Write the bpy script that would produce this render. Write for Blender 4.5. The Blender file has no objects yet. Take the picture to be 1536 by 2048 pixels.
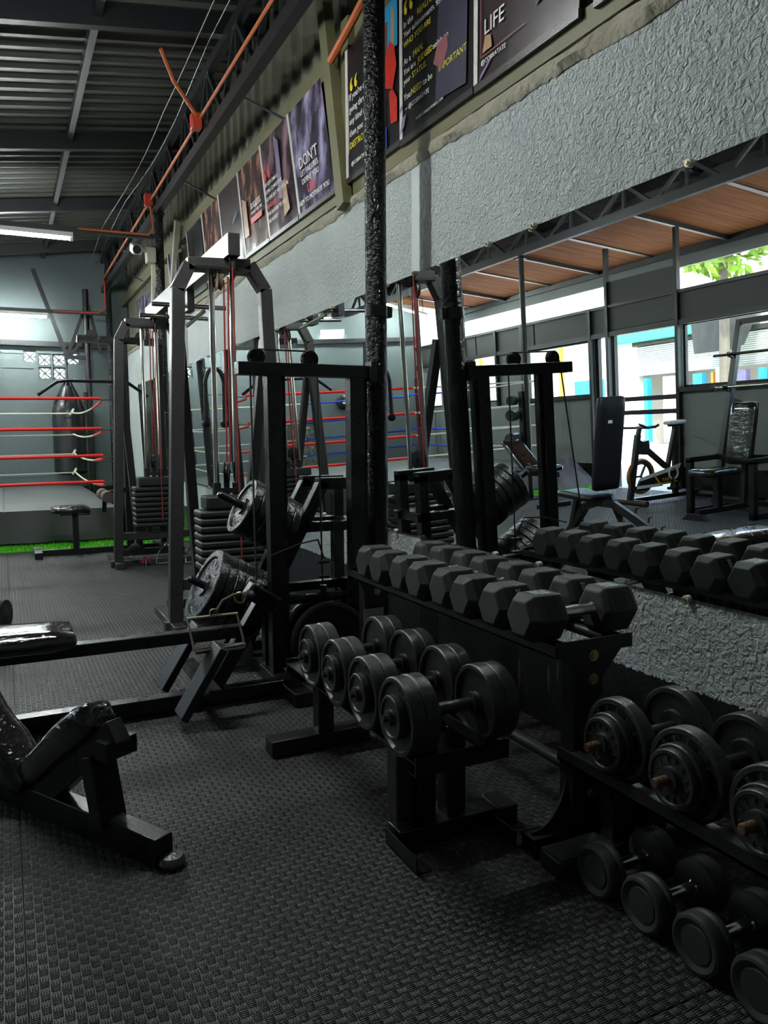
import bpy, bmesh, math, random
from mathutils import Vector, Matrix, noise
random.seed(7)
S = bpy.context.scene
COL = S.collection
PI = math.pi

# ------------------------------------------------------------------ camera
H = 1.13                       # camera height above the mats
F, CX, CY = 1555.0, 768.0, 1024.0
def cam_basis():
    Y = Vector((5.0-CX, -(878.0-CY), -F)).normalized()      # wall direction seen from the camera
    h = Vector((1, 0.007, 0))
    Z = h.cross(Y).normalized()
    if Z.y < 0: Z = -Z
    X = Y.cross(Z)
    return Matrix((X, Y, Z))
cd = bpy.data.cameras.new('camera'); cam = bpy.data.objects.new('camera', cd); COL.objects.link(cam)
cd.sensor_fit = 'VERTICAL'; cd.sensor_height = 36.0; cd.lens = F/2048.0*36.0; cd.clip_start = 0.02
cam.matrix_world = Matrix.Translation((0, 0, H)) @ cam_basis().to_4x4()
S.camera = cam

# ------------------------------------------------------------------ world, sun, exposure
w = bpy.data.worlds.new('sky'); S.world = w; w.use_nodes = True
wn = w.node_tree.nodes; wl = w.node_tree.links
sky = wn.new('ShaderNodeTexSky'); sky.sky_type = 'NISHITA'; sky.sun_disc = False
sky.sun_elevation = math.radians(57); sky.sun_rotation = math.radians(122.5); sky.air_density = 1.2; sky.dust_density = 3.0
wl.new(sky.outputs[0], wn['Background'].inputs[0]); wn['Background'].inputs[1].default_value = 0.9
sl = bpy.data.lights.new('sun_offscreen', 'SUN'); sun = bpy.data.objects.new('sun_offscreen', sl); COL.objects.link(sun)
sl.energy = 6.5; sl.angle = math.radians(1.0); sl.color = (1, .95, .86)
sun.rotation_euler = Vector((.55, -.35, 1)).to_track_quat('Z', 'Y').to_euler()
vs = S.view_settings
vs.view_transform = 'Standard'; vs.look = 'None'; vs.gamma = 1.0; vs.use_curve_mapping = False
vs.exposure = 1.35

# ------------------------------------------------------------------ materials
def _n(nt, t, **kw):
    n = nt.nodes.new(t)
    for k, v in kw.items(): setattr(n, k, v)
    return n
def M(name, col, rough=.5, metal=0.0, var=0.0, vs=6.0, bump=0.0, bs=60.0, coat=0.0, spec=.5, rvar=0.0, bdist=.004, emit=None, estr=0, stretch=None):
    m = bpy.data.materials.new(name); m.use_nodes = True; nt = m.node_tree
    b = nt.nodes['Principled BSDF']
    b.inputs['Base Color'].default_value = (*col, 1); b.inputs['Roughness'].default_value = rough
    b.inputs['Metallic'].default_value = metal; b.inputs['Specular IOR Level'].default_value = spec
    b.inputs['Coat Weight'].default_value = coat; b.inputs['Coat Roughness'].default_value = .06
    if emit: b.inputs['Emission Color'].default_value = (*emit, 1); b.inputs['Emission Strength'].default_value = estr
    tc = _n(nt, 'ShaderNodeTexCoord'); vec = tc.outputs['Object']
    if stretch:
        mp = _n(nt, 'ShaderNodeMapping'); mp.inputs['Scale'].default_value = stretch; nt.links.new(vec, mp.inputs[0]); vec = mp.outputs[0]
    if var or rvar:
        no = _n(nt, 'ShaderNodeTexNoise'); no.inputs['Scale'].default_value = vs; no.inputs['Detail'].default_value = 6
        nt.links.new(vec, no.inputs['Vector'])
        if var:
            mx = _n(nt, 'ShaderNodeMix', data_type='RGBA')
            mx.inputs[6].default_value = (*[c*(1-var) for c in col], 1); mx.inputs[7].default_value = (*[min(1, c*(1+var)) for c in col], 1)
            nt.links.new(no.outputs[0], mx.inputs[0]); nt.links.new(mx.outputs[2], b.inputs['Base Color'])
        if rvar:
            mr = _n(nt, 'ShaderNodeMapRange'); mr.inputs[1].default_value = .3; mr.inputs[2].default_value = .7
            mr.inputs[3].default_value = max(.03, rough-rvar); mr.inputs[4].default_value = min(1, rough+rvar)
            nt.links.new(no.outputs[0], mr.inputs[0]); nt.links.new(mr.outputs[0], b.inputs['Roughness'])
    if bump:
        nb = _n(nt, 'ShaderNodeTexNoise'); nb.inputs['Scale'].default_value = bs; nb.inputs['Detail'].default_value = 4
        nt.links.new(vec, nb.inputs['Vector'])
        bp = _n(nt, 'ShaderNodeBump'); bp.inputs['Strength'].default_value = bump; bp.inputs['Distance'].default_value = bdist
        nt.links.new(nb.outputs[0], bp.inputs['Height']); nt.links.new(bp.outputs[0], b.inputs['Normal'])
    return m
def math_node(nt, op, a, b=None, c=None):
    n = _n(nt, 'ShaderNodeMath', operation=op)
    for i, v in enumerate((a, b, c)):
        if v is None: continue
        if isinstance(v, (int, float)): n.inputs[i].default_value = v
        else: nt.links.new(v, n.inputs[i])
    return n.outputs[0]

BLACK = M('black_gloss_paint', (.006, .007, .007), .3, var=.3, bump=.25, bs=90, rvar=.1)
BLACKR = M('black_pipe_paint', (.005, .006, .006), .15, bump=1.0, bs=42, bdist=.03)
BLACKM = M('black_satin_steel', (.008, .009, .0095), .42, var=.3, bump=.1, bs=120)
GUN = M('grey_hammered_steel', (.052, .050, .050), .34, metal=.35, var=.35, vs=45, bump=.3, bs=150)
CHROME = M('chrome', (.80, .79, .76), .13, metal=1, var=.1)
KNURL = M('knurled_chrome', (.80, .79, .75), .25, metal=1, bump=.3, bs=700, bdist=.001)
RUBBER = M('dumbbell_rubber', (.027, .030, .030), .55, var=.18, vs=25, bump=.12, bs=300, spec=.4)
IRON = M('painted_iron', (.018, .020, .020), .43, var=.25, vs=18, bump=.35, bs=110)
IRONG = M('gloss_iron', (.020, .020, .022), .19, var=.2, bump=.7, bs=75, bdist=.006)
STACK = M('stack_plate', (.011, .013, .014), .55, var=.25, bump=.1)
RUST = M('rusty_thread', (.11, .058, .03), .6, metal=.5, var=.5, vs=60, bump=.6, bs=300)
WRAP = M('plastic_wrapped_vinyl', (.012, .012, .014), .08, coat=1.0, bump=.5, bs=15, bdist=.025, stretch=(1, 1, 2.0))
VINYL = M('black_vinyl', (.013, .014, .016), .42, bump=.15, bs=200)
ORANGE = M('orange_conduit', (.55, .13, .035), .45, var=.2)
REDBOX = M('red_junction_box', (.55, .045, .02), .45)
CABLER = M('red_cable', (.28, .022, .02), .4)
CABLEB = M('black_cable', (.02, .02, .02), .45)
CREAM = M('cream_plastic', (.62, .60, .50), .45)
GOLD = M('brass_bolt', (.50, .42, .24), .35, metal=.9, var=.3, vs=40)
OLIVE = M('olive_painted_wood', (.135, .128, .062), .62, var=.3, vs=5, bump=.3, bs=40, stretch=(1, .2, 1))
SHEET = M('olive_metal_sheet', (.155, .155, .115), .5, metal=.1, var=.35, vs=3, bump=.05)
ROOF = M('roof_metal_sheet', (.075, .078, .070), .5, metal=.25, var=.3, vs=2)
RAFT = M('black_roof_steel', (.010, .012, .014), .42, var=.3)
PLANK = M('brown_soffit_board', (.15, .050, .012), .85, var=.65, vs=3.5, spec=.15, bump=.2, bs=30, stretch=(.5, 6, 1))
REDROPE = M('red_rope_sleeve', (.72, .018, .012), .38, var=.1)
WHITEROPE = M('white_rope', (.70, .69, .58), .7, var=.2, vs=40, bump=.5, bs=150)
BLUEROPE = M('blue_rope_sleeve', (.012, .07, .55), .38, var=.1)
CANVAS = M('ring_canvas', (.075, .085, .085), .6, var=.2, vs=3)
SKIRT = M('ring_skirt_cloth', (.075, .066, .070), .75, var=.25, vs=3, bump=.2, bs=40)
LEATHER = M('bag_leather', (.010, .012, .014), .36, var=.3, bump=.35, bs=25, bdist=.01)
GREEN = M('green_turf', (.085, .42, .012), .8, var=.4, vs=60)
FACADE = M('grey_facade_wall', (.20, .225, .215), .6, var=.12, vs=2)
FACADED = M('dark_header_panel', (.040, .044, .046), .55, var=.15, vs=2)
FAR = M('far_wall_plaster', (.098, .128, .132), .65, var=.18, vs=2.2, bump=.25, bs=12, bdist=.01)
CONC = M('rough_concrete', (.30, .28, .22), .85, var=.35, vs=20, bump=.8, bs=35, bdist=.015)
WHITEP = M('white_plastic', (.78, .78, .76), .35)
LAMP = M('tube_light_glow', (1, 1, 1), .4, emit=(.93, 1, .96), estr=165)
TEXTW = M('white_print', (.78, .77, .74), .45)
TEXTY = M('yellow_print', (.75, .62, .02), .45)
TEXTR = M('red_print', (.70, .02, .03), .45)
HEMW = M('white_poster_hem', (.62, .58, .58), .35, var=.2, vs=30)
MIRROR = M('mirror_silver', (.83, .88, .87), 0.0, metal=1.0)
BIKEW = M('bike_white', (.78, .78, .76), .35)
BIKEO = M('bike_copper', (.40, .19, .06), .35, metal=.6)
BIKEY = M('bike_yellow', (.85, .50, .02), .4)
LEAF = M('leaf_green', (.16, .30, .02), .6, var=.5, vs=4)
SHUT = M('shutter_metal', (.36, .37, .36), .4, metal=.3, var=.1)
AWN = M('green_awning', (.012, .30, .13), .5, var=.15)
AWNB = M('blue_awning', (.01, .12, .62), .5)
STREET = M('street_concrete', (.50, .48, .42), .8, var=.2, vs=2)
CREAMW = M('pale_building_plaster', (.62, .60, .54), .75, var=.1)
TINW = M('pale_tin_roof', (.55, .50, .46), .5, var=.25)
ORG = M('orange_post_paint', (.60, .22, .02), .5)
BLUEC = M('blue_tarpaulin', (.01, .22, .62), .5, var=.3)
YPAD = M('yellow_vinyl', (.55, .38, .02), .4)
GPAD = M('grey_vinyl', (.08, .085, .09), .4)

def make_glass():
    m = bpy.data.materials.new('window_glass'); m.use_nodes = True; nt = m.node_tree
    nt.nodes.remove(nt.nodes['Principled BSDF'])
    tr = _n(nt, 'ShaderNodeBsdfTransparent'); tr.inputs[0].default_value = (.90, .95, .94, 1)
    gl = _n(nt, 'ShaderNodeBsdfGlossy'); gl.inputs['Roughness'].default_value = .03
    fr = _n(nt, 'ShaderNodeFresnel'); fr.inputs[0].default_value = 1.45
    mx = _n(nt, 'ShaderNodeMixShader')
    ge = _n(nt, 'ShaderNodeNewGeometry'); nt.links.new(math_node(nt, 'MULTIPLY', fr.outputs[0], math_node(nt, 'SUBTRACT', 1.0, ge.outputs['Backfacing'])), mx.inputs[0]); nt.links.new(tr.outputs[0], mx.inputs[1]); nt.links.new(gl.outputs[0], mx.inputs[2])
    nt.links.new(mx.outputs[0], nt.nodes['Material Output'].inputs[0]); return m
GLASS = make_glass()

def make_mat_floor(relief=True):
    m = bpy.data.materials.new('basket_weave_rubber' if relief else 'ridged_rubber'); m.use_nodes = True; nt = m.node_tree; b = nt.nodes['Principled BSDF']
    tc = _n(nt, 'ShaderNodeTexCoord'); sp = _n(nt, 'ShaderNodeSeparateXYZ'); nt.links.new(tc.outputs['Object'], sp.inputs[0])
    cell = 0.0205
    u = math_node(nt, 'DIVIDE', sp.outputs[0], cell); v = math_node(nt, 'DIVIDE', sp.outputs[1], cell)
    fu, fv = math_node(nt, 'FLOOR', u), math_node(nt, 'FLOOR', v)
    chk = math_node(nt, 'FLOORED_MODULO', math_node(nt, 'ADD', fu, fv), 2.0)
    su = math_node(nt, 'SINE', math_node(nt, 'MULTIPLY', u, 2*PI*4)); sv = math_node(nt, 'SINE', math_node(nt, 'MULTIPLY', v, 2*PI*4))
    mixn = _n(nt, 'ShaderNodeMix'); nt.links.new(chk, mixn.inputs[0]); nt.links.new(su, mixn.inputs[2]); nt.links.new(sv, mixn.inputs[3])
    pu, pv = math_node(nt, 'FRACT', u), math_node(nt, 'FRACT', v)
    eu = math_node(nt, 'ABSOLUTE', math_node(nt, 'SUBTRACT', pu, .5)); ev = math_node(nt, 'ABSOLUTE', math_node(nt, 'SUBTRACT', pv, .5))
    edge = math_node(nt, 'LESS_THAN', math_node(nt, 'MAXIMUM', eu, ev), .44)
    rid = math_node(nt, 'GREATER_THAN', mixn.outputs[0], .15); hgt = math_node(nt, 'MULTIPLY', rid, edge)
    no = _n(nt, 'ShaderNodeTexNoise'); no.inputs['Scale'].default_value = 1.6; no.inputs['Detail'].default_value = 7; nt.links.new(tc.outputs['Object'], no.inputs['Vector'])
    cr = _n(nt, 'ShaderNodeMix', data_type='RGBA'); cr.inputs[6].default_value = (.030, .032, .031, 1); cr.inputs[7].default_value = (.058, .061, .058, 1)
    nt.links.new(no.outputs[0], cr.inputs[0])
    nt.links.new(cr.outputs[2], b.inputs['Base Color'])
    rr = _n(nt, 'ShaderNodeMapRange'); rr.inputs[1].default_value = .3; rr.inputs[2].default_value = .7; rr.inputs[3].default_value = .40; rr.inputs[4].default_value = .58
    nt.links.new(no.outputs[0], rr.inputs[0]); nt.links.new(rr.outputs[0], b.inputs['Roughness'])
    if not relief: return m
    bp = _n(nt, 'ShaderNodeBump'); bp.inputs['Strength'].default_value = 1.0; bp.inputs['Distance'].default_value = .005
    nt.links.new(hgt, bp.inputs['Height']); nt.links.new(bp.outputs[0], b.inputs['Normal'])
    return m
MATF = make_mat_floor(); MATR = make_mat_floor(False)

def make_stucco():
    m = bpy.data.materials.new('grey_stucco'); m.use_nodes = True; nt = m.node_tree; b = nt.nodes['Principled BSDF']
    tc = _n(nt, 'ShaderNodeTexCoord'); sp = _n(nt, 'ShaderNodeSeparateXYZ'); nt.links.new(tc.outputs['Object'], sp.inputs[0])
    n1 = _n(nt, 'ShaderNodeTexNoise'); n1.inputs['Scale'].default_value = 2.5; n1.inputs['Detail'].default_value = 5; nt.links.new(tc.outputs['Object'], n1.inputs['Vector'])
    n2 = _n(nt, 'ShaderNodeTexNoise'); n2.inputs['Scale'].default_value = 46; n2.inputs['Detail'].default_value = 5; n2.inputs['Distortion'].default_value = 1.0; nt.links.new(tc.outputs['Object'], n2.inputs['Vector'])
    base = _n(nt, 'ShaderNodeMix', data_type='RGBA'); base.inputs[6].default_value = (.40, .445, .45, 1); base.inputs[7].default_value = (.56, .61, .61, 1)
    nt.links.new(n1.outputs[0], base.inputs[0])
    # black painted skirting band with an uneven edge, pale drips run down it
    zz = math_node(nt, 'ADD', sp.outputs[2], math_node(nt, 'MULTIPLY', math_node(nt, 'SUBTRACT', n2.outputs[0], .5), .03))
    band = math_node(nt, 'LESS_THAN', zz, .345)
    dv = _n(nt, 'ShaderNodeCombineXYZ'); nt.links.new(math_node(nt, 'MULTIPLY', sp.outputs[1], 24.0), dv.inputs[0]); nt.links.new(math_node(nt, 'MULTIPLY', sp.outputs[2], 2.2), dv.inputs[1])
    dn = _n(nt, 'ShaderNodeTexNoise'); dn.inputs['Scale'].default_value = 1.0; dn.inputs['Detail'].default_value = 2; nt.links.new(dv.outputs[0], dn.inputs['Vector'])
    drip = math_node(nt, 'MULTIPLY', math_node(nt, 'GREATER_THAN', dn.outputs[0], .70), .5)
    bl = _n(nt, 'ShaderNodeMix', data_type='RGBA'); bl.inputs[6].default_value = (.010, .011, .012, 1); bl.inputs[7].default_value = (.16, .16, .15, 1); nt.links.new(drip, bl.inputs[0])
    fin = _n(nt, 'ShaderNodeMix', data_type='RGBA'); nt.links.new(band, fin.inputs[0]); nt.links.new(base.outputs[2], fin.inputs[6]); nt.links.new(bl.outputs[2], fin.inputs[7])
    nt.links.new(fin.outputs[2], b.inputs['Base Color'])
    nt.links.new(math_node(nt, 'SUBTRACT', .72, math_node(nt, 'MULTIPLY', band, .34)), b.inputs['Roughness'])
    # smooth trowelled strip between two stucco fields
    strip = math_node(nt, 'LESS_THAN', math_node(nt, 'ABSOLUTE', math_node(nt, 'SUBTRACT', sp.outputs[1], 3.455)), .045)
    strip2 = math_node(nt, 'LESS_THAN', math_node(nt, 'ABSOLUTE', math_node(nt, 'SUBTRACT', sp.outputs[1], 9.05)), .05)
    far = _n(nt, 'ShaderNodeMapRange'); far.inputs[1].default_value = 4.0; far.inputs[2].default_value = 7.5; far.inputs[3].default_value = 1.0; far.inputs[4].default_value = .45; nt.links.new(sp.outputs[1], far.inputs[0])
    hs = math_node(nt, 'MULTIPLY', math_node(nt, 'SUBTRACT', 1.0, math_node(nt, 'MAXIMUM', strip, strip2)), far.outputs[0])
    hs = math_node(nt, 'MULTIPLY', hs, math_node(nt, 'SUBTRACT', 1.0, math_node(nt, 'MULTIPLY', band, .85)))
    bp = _n(nt, 'ShaderNodeBump'); bp.inputs['Distance'].default_value = .032; nt.links.new(hs, bp.inputs['Strength'])
    nt.links.new(n2.outputs[0], bp.inputs['Height']); nt.links.new(bp.outputs[0], b.inputs['Normal'])
    return m
STUCCO = make_stucco()

def print_mat(name, stops, scale, seed, rough=.3):
    """flat printed picture: soft blotches of the print's colours"""
    m = bpy.data.materials.new(name); m.use_nodes = True; nt = m.node_tree; b = nt.nodes['Principled BSDF']
    tc = _n(nt, 'ShaderNodeTexCoord'); mp = _n(nt, 'ShaderNodeMapping'); mp.inputs['Location'].default_value = (seed, seed*1.7, seed*.3)
    mp.inputs['Scale'].default_value = (1, 1.6, .8); nt.links.new(tc.outputs['Object'], mp.inputs[0])
    no = _n(nt, 'ShaderNodeTexNoise'); no.inputs['Scale'].default_value = scale; no.inputs['Detail'].default_value = 3; nt.links.new(mp.outputs[0], no.inputs['Vector'])
    r = _n(nt, 'ShaderNodeValToRGB'); e = r.color_ramp.elements
    e[0].position, e[0].color = stops[0][0], (*stops[0][1], 1); e[1].position, e[1].color = stops[-1][0], (*stops[-1][1], 1)
    for p, c in stops[1:-1]: x = e.new(p); x.color = (*c, 1)
    nt.links.new(no.outputs[0], r.inputs[0]); nt.links.new(r.outputs[0], b.inputs['Base Color'])
    b.inputs['Roughness'].default_value = rough; return m

# ------------------------------------------------------------------ mesh helpers
class MB:
    def __init__(s, o=(0, 0, 0)): s.v = []; s.f = []; s.o = Vector(o)
    def add(s, vs, fs):
        n = len(s.v); s.v += [Vector(v)-s.o for v in vs]; s.f += [tuple(i+n for i in f) for f in fs]; return s
    def box(s, c, d, rot=None):
        c = Vector(c); x, y, z = d[0]/2, d[1]/2, d[2]/2
        p = [Vector(q) for q in ((-x,-y,-z),(x,-y,-z),(x,y,-z),(-x,y,-z),(-x,-y,z),(x,-y,z),(x,y,z),(-x,y,z))]
        if rot: p = [rot @ q for q in p]
        return s.add([c+q for q in p], [(0,3,2,1),(4,5,6,7),(0,1,5,4),(1,2,6,5),(2,3,7,6),(3,0,4,7)])
    def bx(s, x0, x1, y0, y1, z0, z1):
        return s.box(((x0+x1)/2, (y0+y1)/2, (z0+z1)/2), (abs(x1-x0), abs(y1-y0), abs(z1-z0)))
    def beam(s, a, b, w, h=None, up=(0, 0, 1)):
        a, b = Vector(a), Vector(b); h = h or w; d = (b-a); L = d.length; d.normalize(); up = Vector(up)
        if abs(d.dot(up)) > .95: up = Vector((0, 1, 0))
        x = d.cross(up).normalized(); z = x.cross(d)
        return s.box((a+b)/2, (w, L, h), Matrix((x, d, z)).transposed())
    def cyl(s, a, b, r, r2=None, n=14, cap=True):
        a, b = Vector(a), Vector(b); r2 = r if r2 is None else r2; d = (b-a).normalized()
        x = d.orthogonal().normalized(); y = d.cross(x)
        vs = []
        for c, rr in ((a, r), (b, r2)):
            vs += [c + x*rr*math.cos(2*PI*i/n) + y*rr*math.sin(2*PI*i/n) for i in range(n)]
        fs = [(i, (i+1) % n, n+(i+1) % n, n+i) for i in range(n)]
        if cap: fs += [tuple(reversed(range(n))), tuple(range(n, 2*n))]
        return s.add(vs, fs)
    def lathe(s, prof, o, ax, n=32):
        o, d = Vector(o), Vector(ax).normalized(); x = d.orthogonal().normalized(); y = d.cross(x); vs = []; fs = []
        for t, r in prof:
            vs += [o + d*t + x*r*math.cos(2*PI*i/n) + y*r*math.sin(2*PI*i/n) for i in range(n)]
        for k in range(len(prof)-1):
            fs += [(k*n+i, k*n+(i+1) % n, (k+1)*n+(i+1) % n, (k+1)*n+i) for i in range(n)]
        fs += [tuple(reversed(range(n))), tuple(range((len(prof)-1)*n, len(prof)*n))]
        return s.add(vs, fs)
    def prism(s, poly, o, X, Y, t):
        o, X, Y = Vector(o), Vector(X).normalized(), Vector(Y).normalized(); Z = X.cross(Y)*t; n = len(poly)
        a = [o+X*p[0]+Y*p[1] for p in poly]
        return s.add(a+[p+Z for p in a], [tuple(reversed(range(n))), tuple(range(n, 2*n))]+[(i, (i+1) % n, n+(i+1) % n, n+i) for i in range(n)])
    def tube(s, pts, r, n=8):
        pts = [Vector(p) for p in pts]; rings = []; up = None
        for i, p in enumerate(pts):
            d = (pts[min(i+1, len(pts)-1)]-pts[max(i-1, 0)]).normalized()
            if up is None: up = d.orthogonal().normalized()
            up = (up - d*up.dot(d)); up = up.normalized() if up.length > 1e-6 else d.orthogonal().normalized()
            y = d.cross(up); rings.append([p+up*r*math.cos(2*PI*k/n)+y*r*math.sin(2*PI*k/n) for k in range(n)])
        vs = [q for rg in rings for q in rg]; fs = []
        for i in range(len(pts)-1):
            fs += [(i*n+k, i*n+(k+1) % n, (i+1)*n+(k+1) % n, (i+1)*n+k) for k in range(n)]
        fs += [tuple(reversed(range(n))), tuple(range((len(pts)-1)*n, len(pts)*n))]
        return s.add(vs, fs)
    def torus(s, c, ax, R, r, n=28, m=8, a0=0, a1=2*PI):
        c, d = Vector(c), Vector(ax).normalized(); x = d.orthogonal().normalized(); y = d.cross(x)
        pts = [c+x*R*math.cos(a0+(a1-a0)*i/n)+y*R*math.sin(a0+(a1-a0)*i/n) for i in range(n+1)]
        return s.tube(pts, r, m)
    def mesh(s, name, mat, sharp=35):
        me = bpy.data.meshes.new(name); me.from_pydata([tuple(v) for v in s.v], [], s.f); me.materials.append(mat)
        bm = bmesh.new(); bm.from_mesh(me); bmesh.ops.recalc_face_normals(bm, faces=bm.faces); bm.to_mesh(me); bm.free()
        for p in me.polygons: p.use_smooth = True
        me.set_sharp_from_angle(angle=math.radians(sharp)); return me
    def obj(s, name, mat, parent=None, bevel=0, seg=2, sharp=35):
        return link(name, s.mesh(name, mat, sharp), parent, bevel, seg)
def link(name, me, parent=None, bevel=0, seg=2):
    o = bpy.data.objects.new(name, me); COL.objects.link(o)
    if parent: o.parent = parent
    if bevel:
        b = o.modifiers.new('bevel', 'BEVEL'); b.width = bevel; b.segments = seg; b.limit_method = 'ANGLE'; b.angle_limit = math.radians(40)
    return o
def tag(o, label, cat, group=None):
    o['label'] = label; o['category'] = cat
    if group: o['group'] = group
    return o
def struct(o, label=None):
    o['kind'] = 'structure'
    if label: o['label'] = label
    return o
def thing(name, label, cat, loc=(0, 0, 0), rz=0, group=None):
    o = bpy.data.objects.new(name, None); COL.objects.link(o); o.empty_display_size = .05
    o.location = loc; o.rotation_euler = (0, 0, rz); return tag(o, label, cat, group)
def dup(root, loc, rz=None, label=None):
    r = root.copy(); COL.objects.link(r); r.location = loc
    if rz is not None: r.rotation_euler = (0, 0, rz)
    if label: r['label'] = label
    for ch in list(root.children):
        c = ch.copy(); COL.objects.link(c); c.parent = r
        for g in list(ch.children):
            d = g.copy(); COL.objects.link(d); d.parent = c
    return r
_tc = {}
def text(body, size, mtx, mat, parent, name='lettering', extrude=.0008, align='LEFT', skew=0.0):
    k = (body, size, mat.name, extrude, align, skew)
    if k not in _tc:
        cu = bpy.data.curves.new('t', 'FONT'); cu.body = body; cu.size = size; cu.extrude = extrude; cu.align_x = align; cu.resolution_u = 3
        t = bpy.data.objects.new('t', cu); me = bpy.data.meshes.new_from_object(t); me.materials.clear(); me.materials.append(mat)
        if skew: me.transform(Matrix(((1, -skew, 0, 0), (0, 1, 0, 0), (0, 0, 1, 0), (0, 0, 0, 1))))
        bpy.data.objects.remove(t); bpy.data.curves.remove(cu); _tc[k] = me
    o = bpy.data.objects.new(name, _tc[k]); COL.objects.link(o); o.matrix_local = mtx
    if parent: o.parent = parent
    return o
def frame(X, Y, loc):
    X, Y = Vector(X), Vector(Y); Z = X.cross(Y); m = Matrix((X, Y, Z)).transposed().to_4x4(); m.translation = Vector(loc); return m
def holed(mb, y0, y1, z0, z1, x0, x1, holes, swap=False):
    """solid wall slab with rectangular openings; wall runs along y (or along x when swap)"""
    ys = sorted({y0, y1, *[h for q in holes for h in q[:2]]}); zs = sorted({z0, z1, *[h for q in holes for h in q[2:]]})
    for i in range(len(ys)-1):
        for k in range(len(zs)-1):
            cy, cz = (ys[i]+ys[i+1])/2, (zs[k]+zs[k+1])/2
            if any(q[0] < cy < q[1] and q[2] < cz < q[3] for q in holes): continue
            if swap: mb.bx(ys[i], ys[i+1], x0, x1, zs[k], zs[k+1])
            else: mb.bx(x0, x1, ys[i], ys[i+1], zs[k], zs[k+1])
    return mb

D = 1.87            # mirror wall plane
XL = -3.9           # street front
YF = 13.8           # far wall
YN = -1.6           # near end of the room
roofz = lambda x: 3.83+.142*x      # underside of the rafters

# ------------------------------------------------------------------ floor
fl = struct(MB().bx(XL, D+.15, YN, YF, -.08, -.018).obj('floor', M('sub_floor', (.015, .015, .015), .9)), 'black rubber gym flooring laid in sheets')
xs = [XL, -3.66, -2.443, -1.226, -.009, 1.208, D]
import numpy as np
CELL, DEEP = .0205, .0025; RM = {}
def ridge_mesh(W_, H_):
    """moulded basket weave: every cell four ridges, alternate cells turned"""
    nx, ny = round(W_/CELL), round(H_/CELL); cx_, cy_ = W_/nx, H_/ny; I, J = np.meshgrid(np.arange(nx), np.arange(ny), indexing='ij')
    I, J = I.ravel(), J.ravel(); turn = (I+J) % 2 == 1; R4 = []
    for k in range(4):
        ax_, ay_ = cx_*(k+.5)/4, cy_*(k+.5)/4; w_ = .00145; e = .0011
        lo_x = np.where(turn, e, ax_-w_); hi_x = np.where(turn, cx_-e, ax_+w_); lo_y = np.where(turn, ay_-w_, e); hi_y = np.where(turn, ay_+w_, cy_-e)
        R4.append(np.stack([I*cx_+lo_x, I*cx_+hi_x, J*cy_+lo_y, J*cy_+hi_y], 1))
    B = np.concatenate(R4); n = len(B); V = np.zeros((n, 8, 3), np.float32)
    for q, (cx, cy) in enumerate(((0, 2), (1, 2), (1, 3), (0, 3))):
        for l in (0, 1): V[:, q+4*l, 0] = B[:, cx]; V[:, q+4*l, 1] = B[:, cy]; V[:, q+4*l, 2] = 0 if l else -DEEP
    Fq = np.array([(4, 5, 6, 7), (0, 1, 5, 4), (1, 2, 6, 5), (2, 3, 7, 6), (3, 0, 4, 7)], np.int32)
    L = (np.arange(n, dtype=np.int32)[:, None, None]*8+Fq[None]).ravel(); me = bpy.data.meshes.new('weave_ridges')
    me.vertices.add(n*8); me.vertices.foreach_set('co', V.ravel()); me.loops.add(len(L)); me.loops.foreach_set('vertex_index', L)
    me.polygons.add(n*5); me.polygons.foreach_set('loop_start', np.arange(0, n*20, 4, dtype=np.int32)); me.update(calc_edges=True); me.validate()
    me.materials.append(MATR); return me
for i in range(6):
    ys = [YN] + [1.046+2.43*k for k in range(-1, 6) if YN+.1 < 1.046+2.43*k < YF-.1] + [YF]
    for a, b in zip(ys, ys[1:]):
        wm, hm = xs[i+1]-xs[i]-.0036, b-a-.0036; ridged = hm > 2
        MB().bx(xs[i]+.0018, xs[i+1]-.0018, a+.0018, b-.0018, -.018, -DEEP if ridged else 0).obj('rubber_mat', MATR if ridged else MATF, fl)
        if ridged:                       # alike mats share one mesh of moulded ridges
            key = round(wm, 3)
            if key not in RM: RM[key] = ridge_mesh(wm, hm)
            o_ = link('weave_ridges', RM[key], fl); o_.location = (xs[i]+.0018, a+.0018, 0); o_['kind'] = 'stuff'

# ------------------------------------------------------------------ mirror wall
wr = struct(MB().bx(D, D+.16, YN, YF, -.05, 2.47).obj('wall_right', STUCCO), 'grey stuccoed wall with black painted lower band')
# ragged concrete capping
mb = MB(); n = 700; vs_ = []; fs_ = []
for i in range(n+1):
    y = YN+(YF-YN)*i/n; k = noise.noise(Vector((y*2.3, 0, 0)))*.03+noise.noise(Vector((y*9, 3, 0)))*.018; k2 = noise.noise(Vector((y*5, 9, 0)))*.02; k3 = noise.noise(Vector((y*31, 5, 0)))*.012
    drop = -.03*max(0, (3.2-y))/1.6
    vs_ += [(D-.004+k2*.1, y, 2.436+k*.8+k3+drop), (D-.020+k2, y, 2.462+k*.5+k3+drop), (D-.008+k2, y, 2.497+k2+drop*.5), (D+.09, y, 2.495)]
for i in range(n):
    for k in range(3): fs_.append((4*i+k, 4*i+k+1, 4*i+k+5, 4*i+k+4))
struct(MB().add(vs_, fs_).obj('trim_1', CONC, sharp=60), 'rough unpainted concrete capping on the stucco wall')
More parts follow.
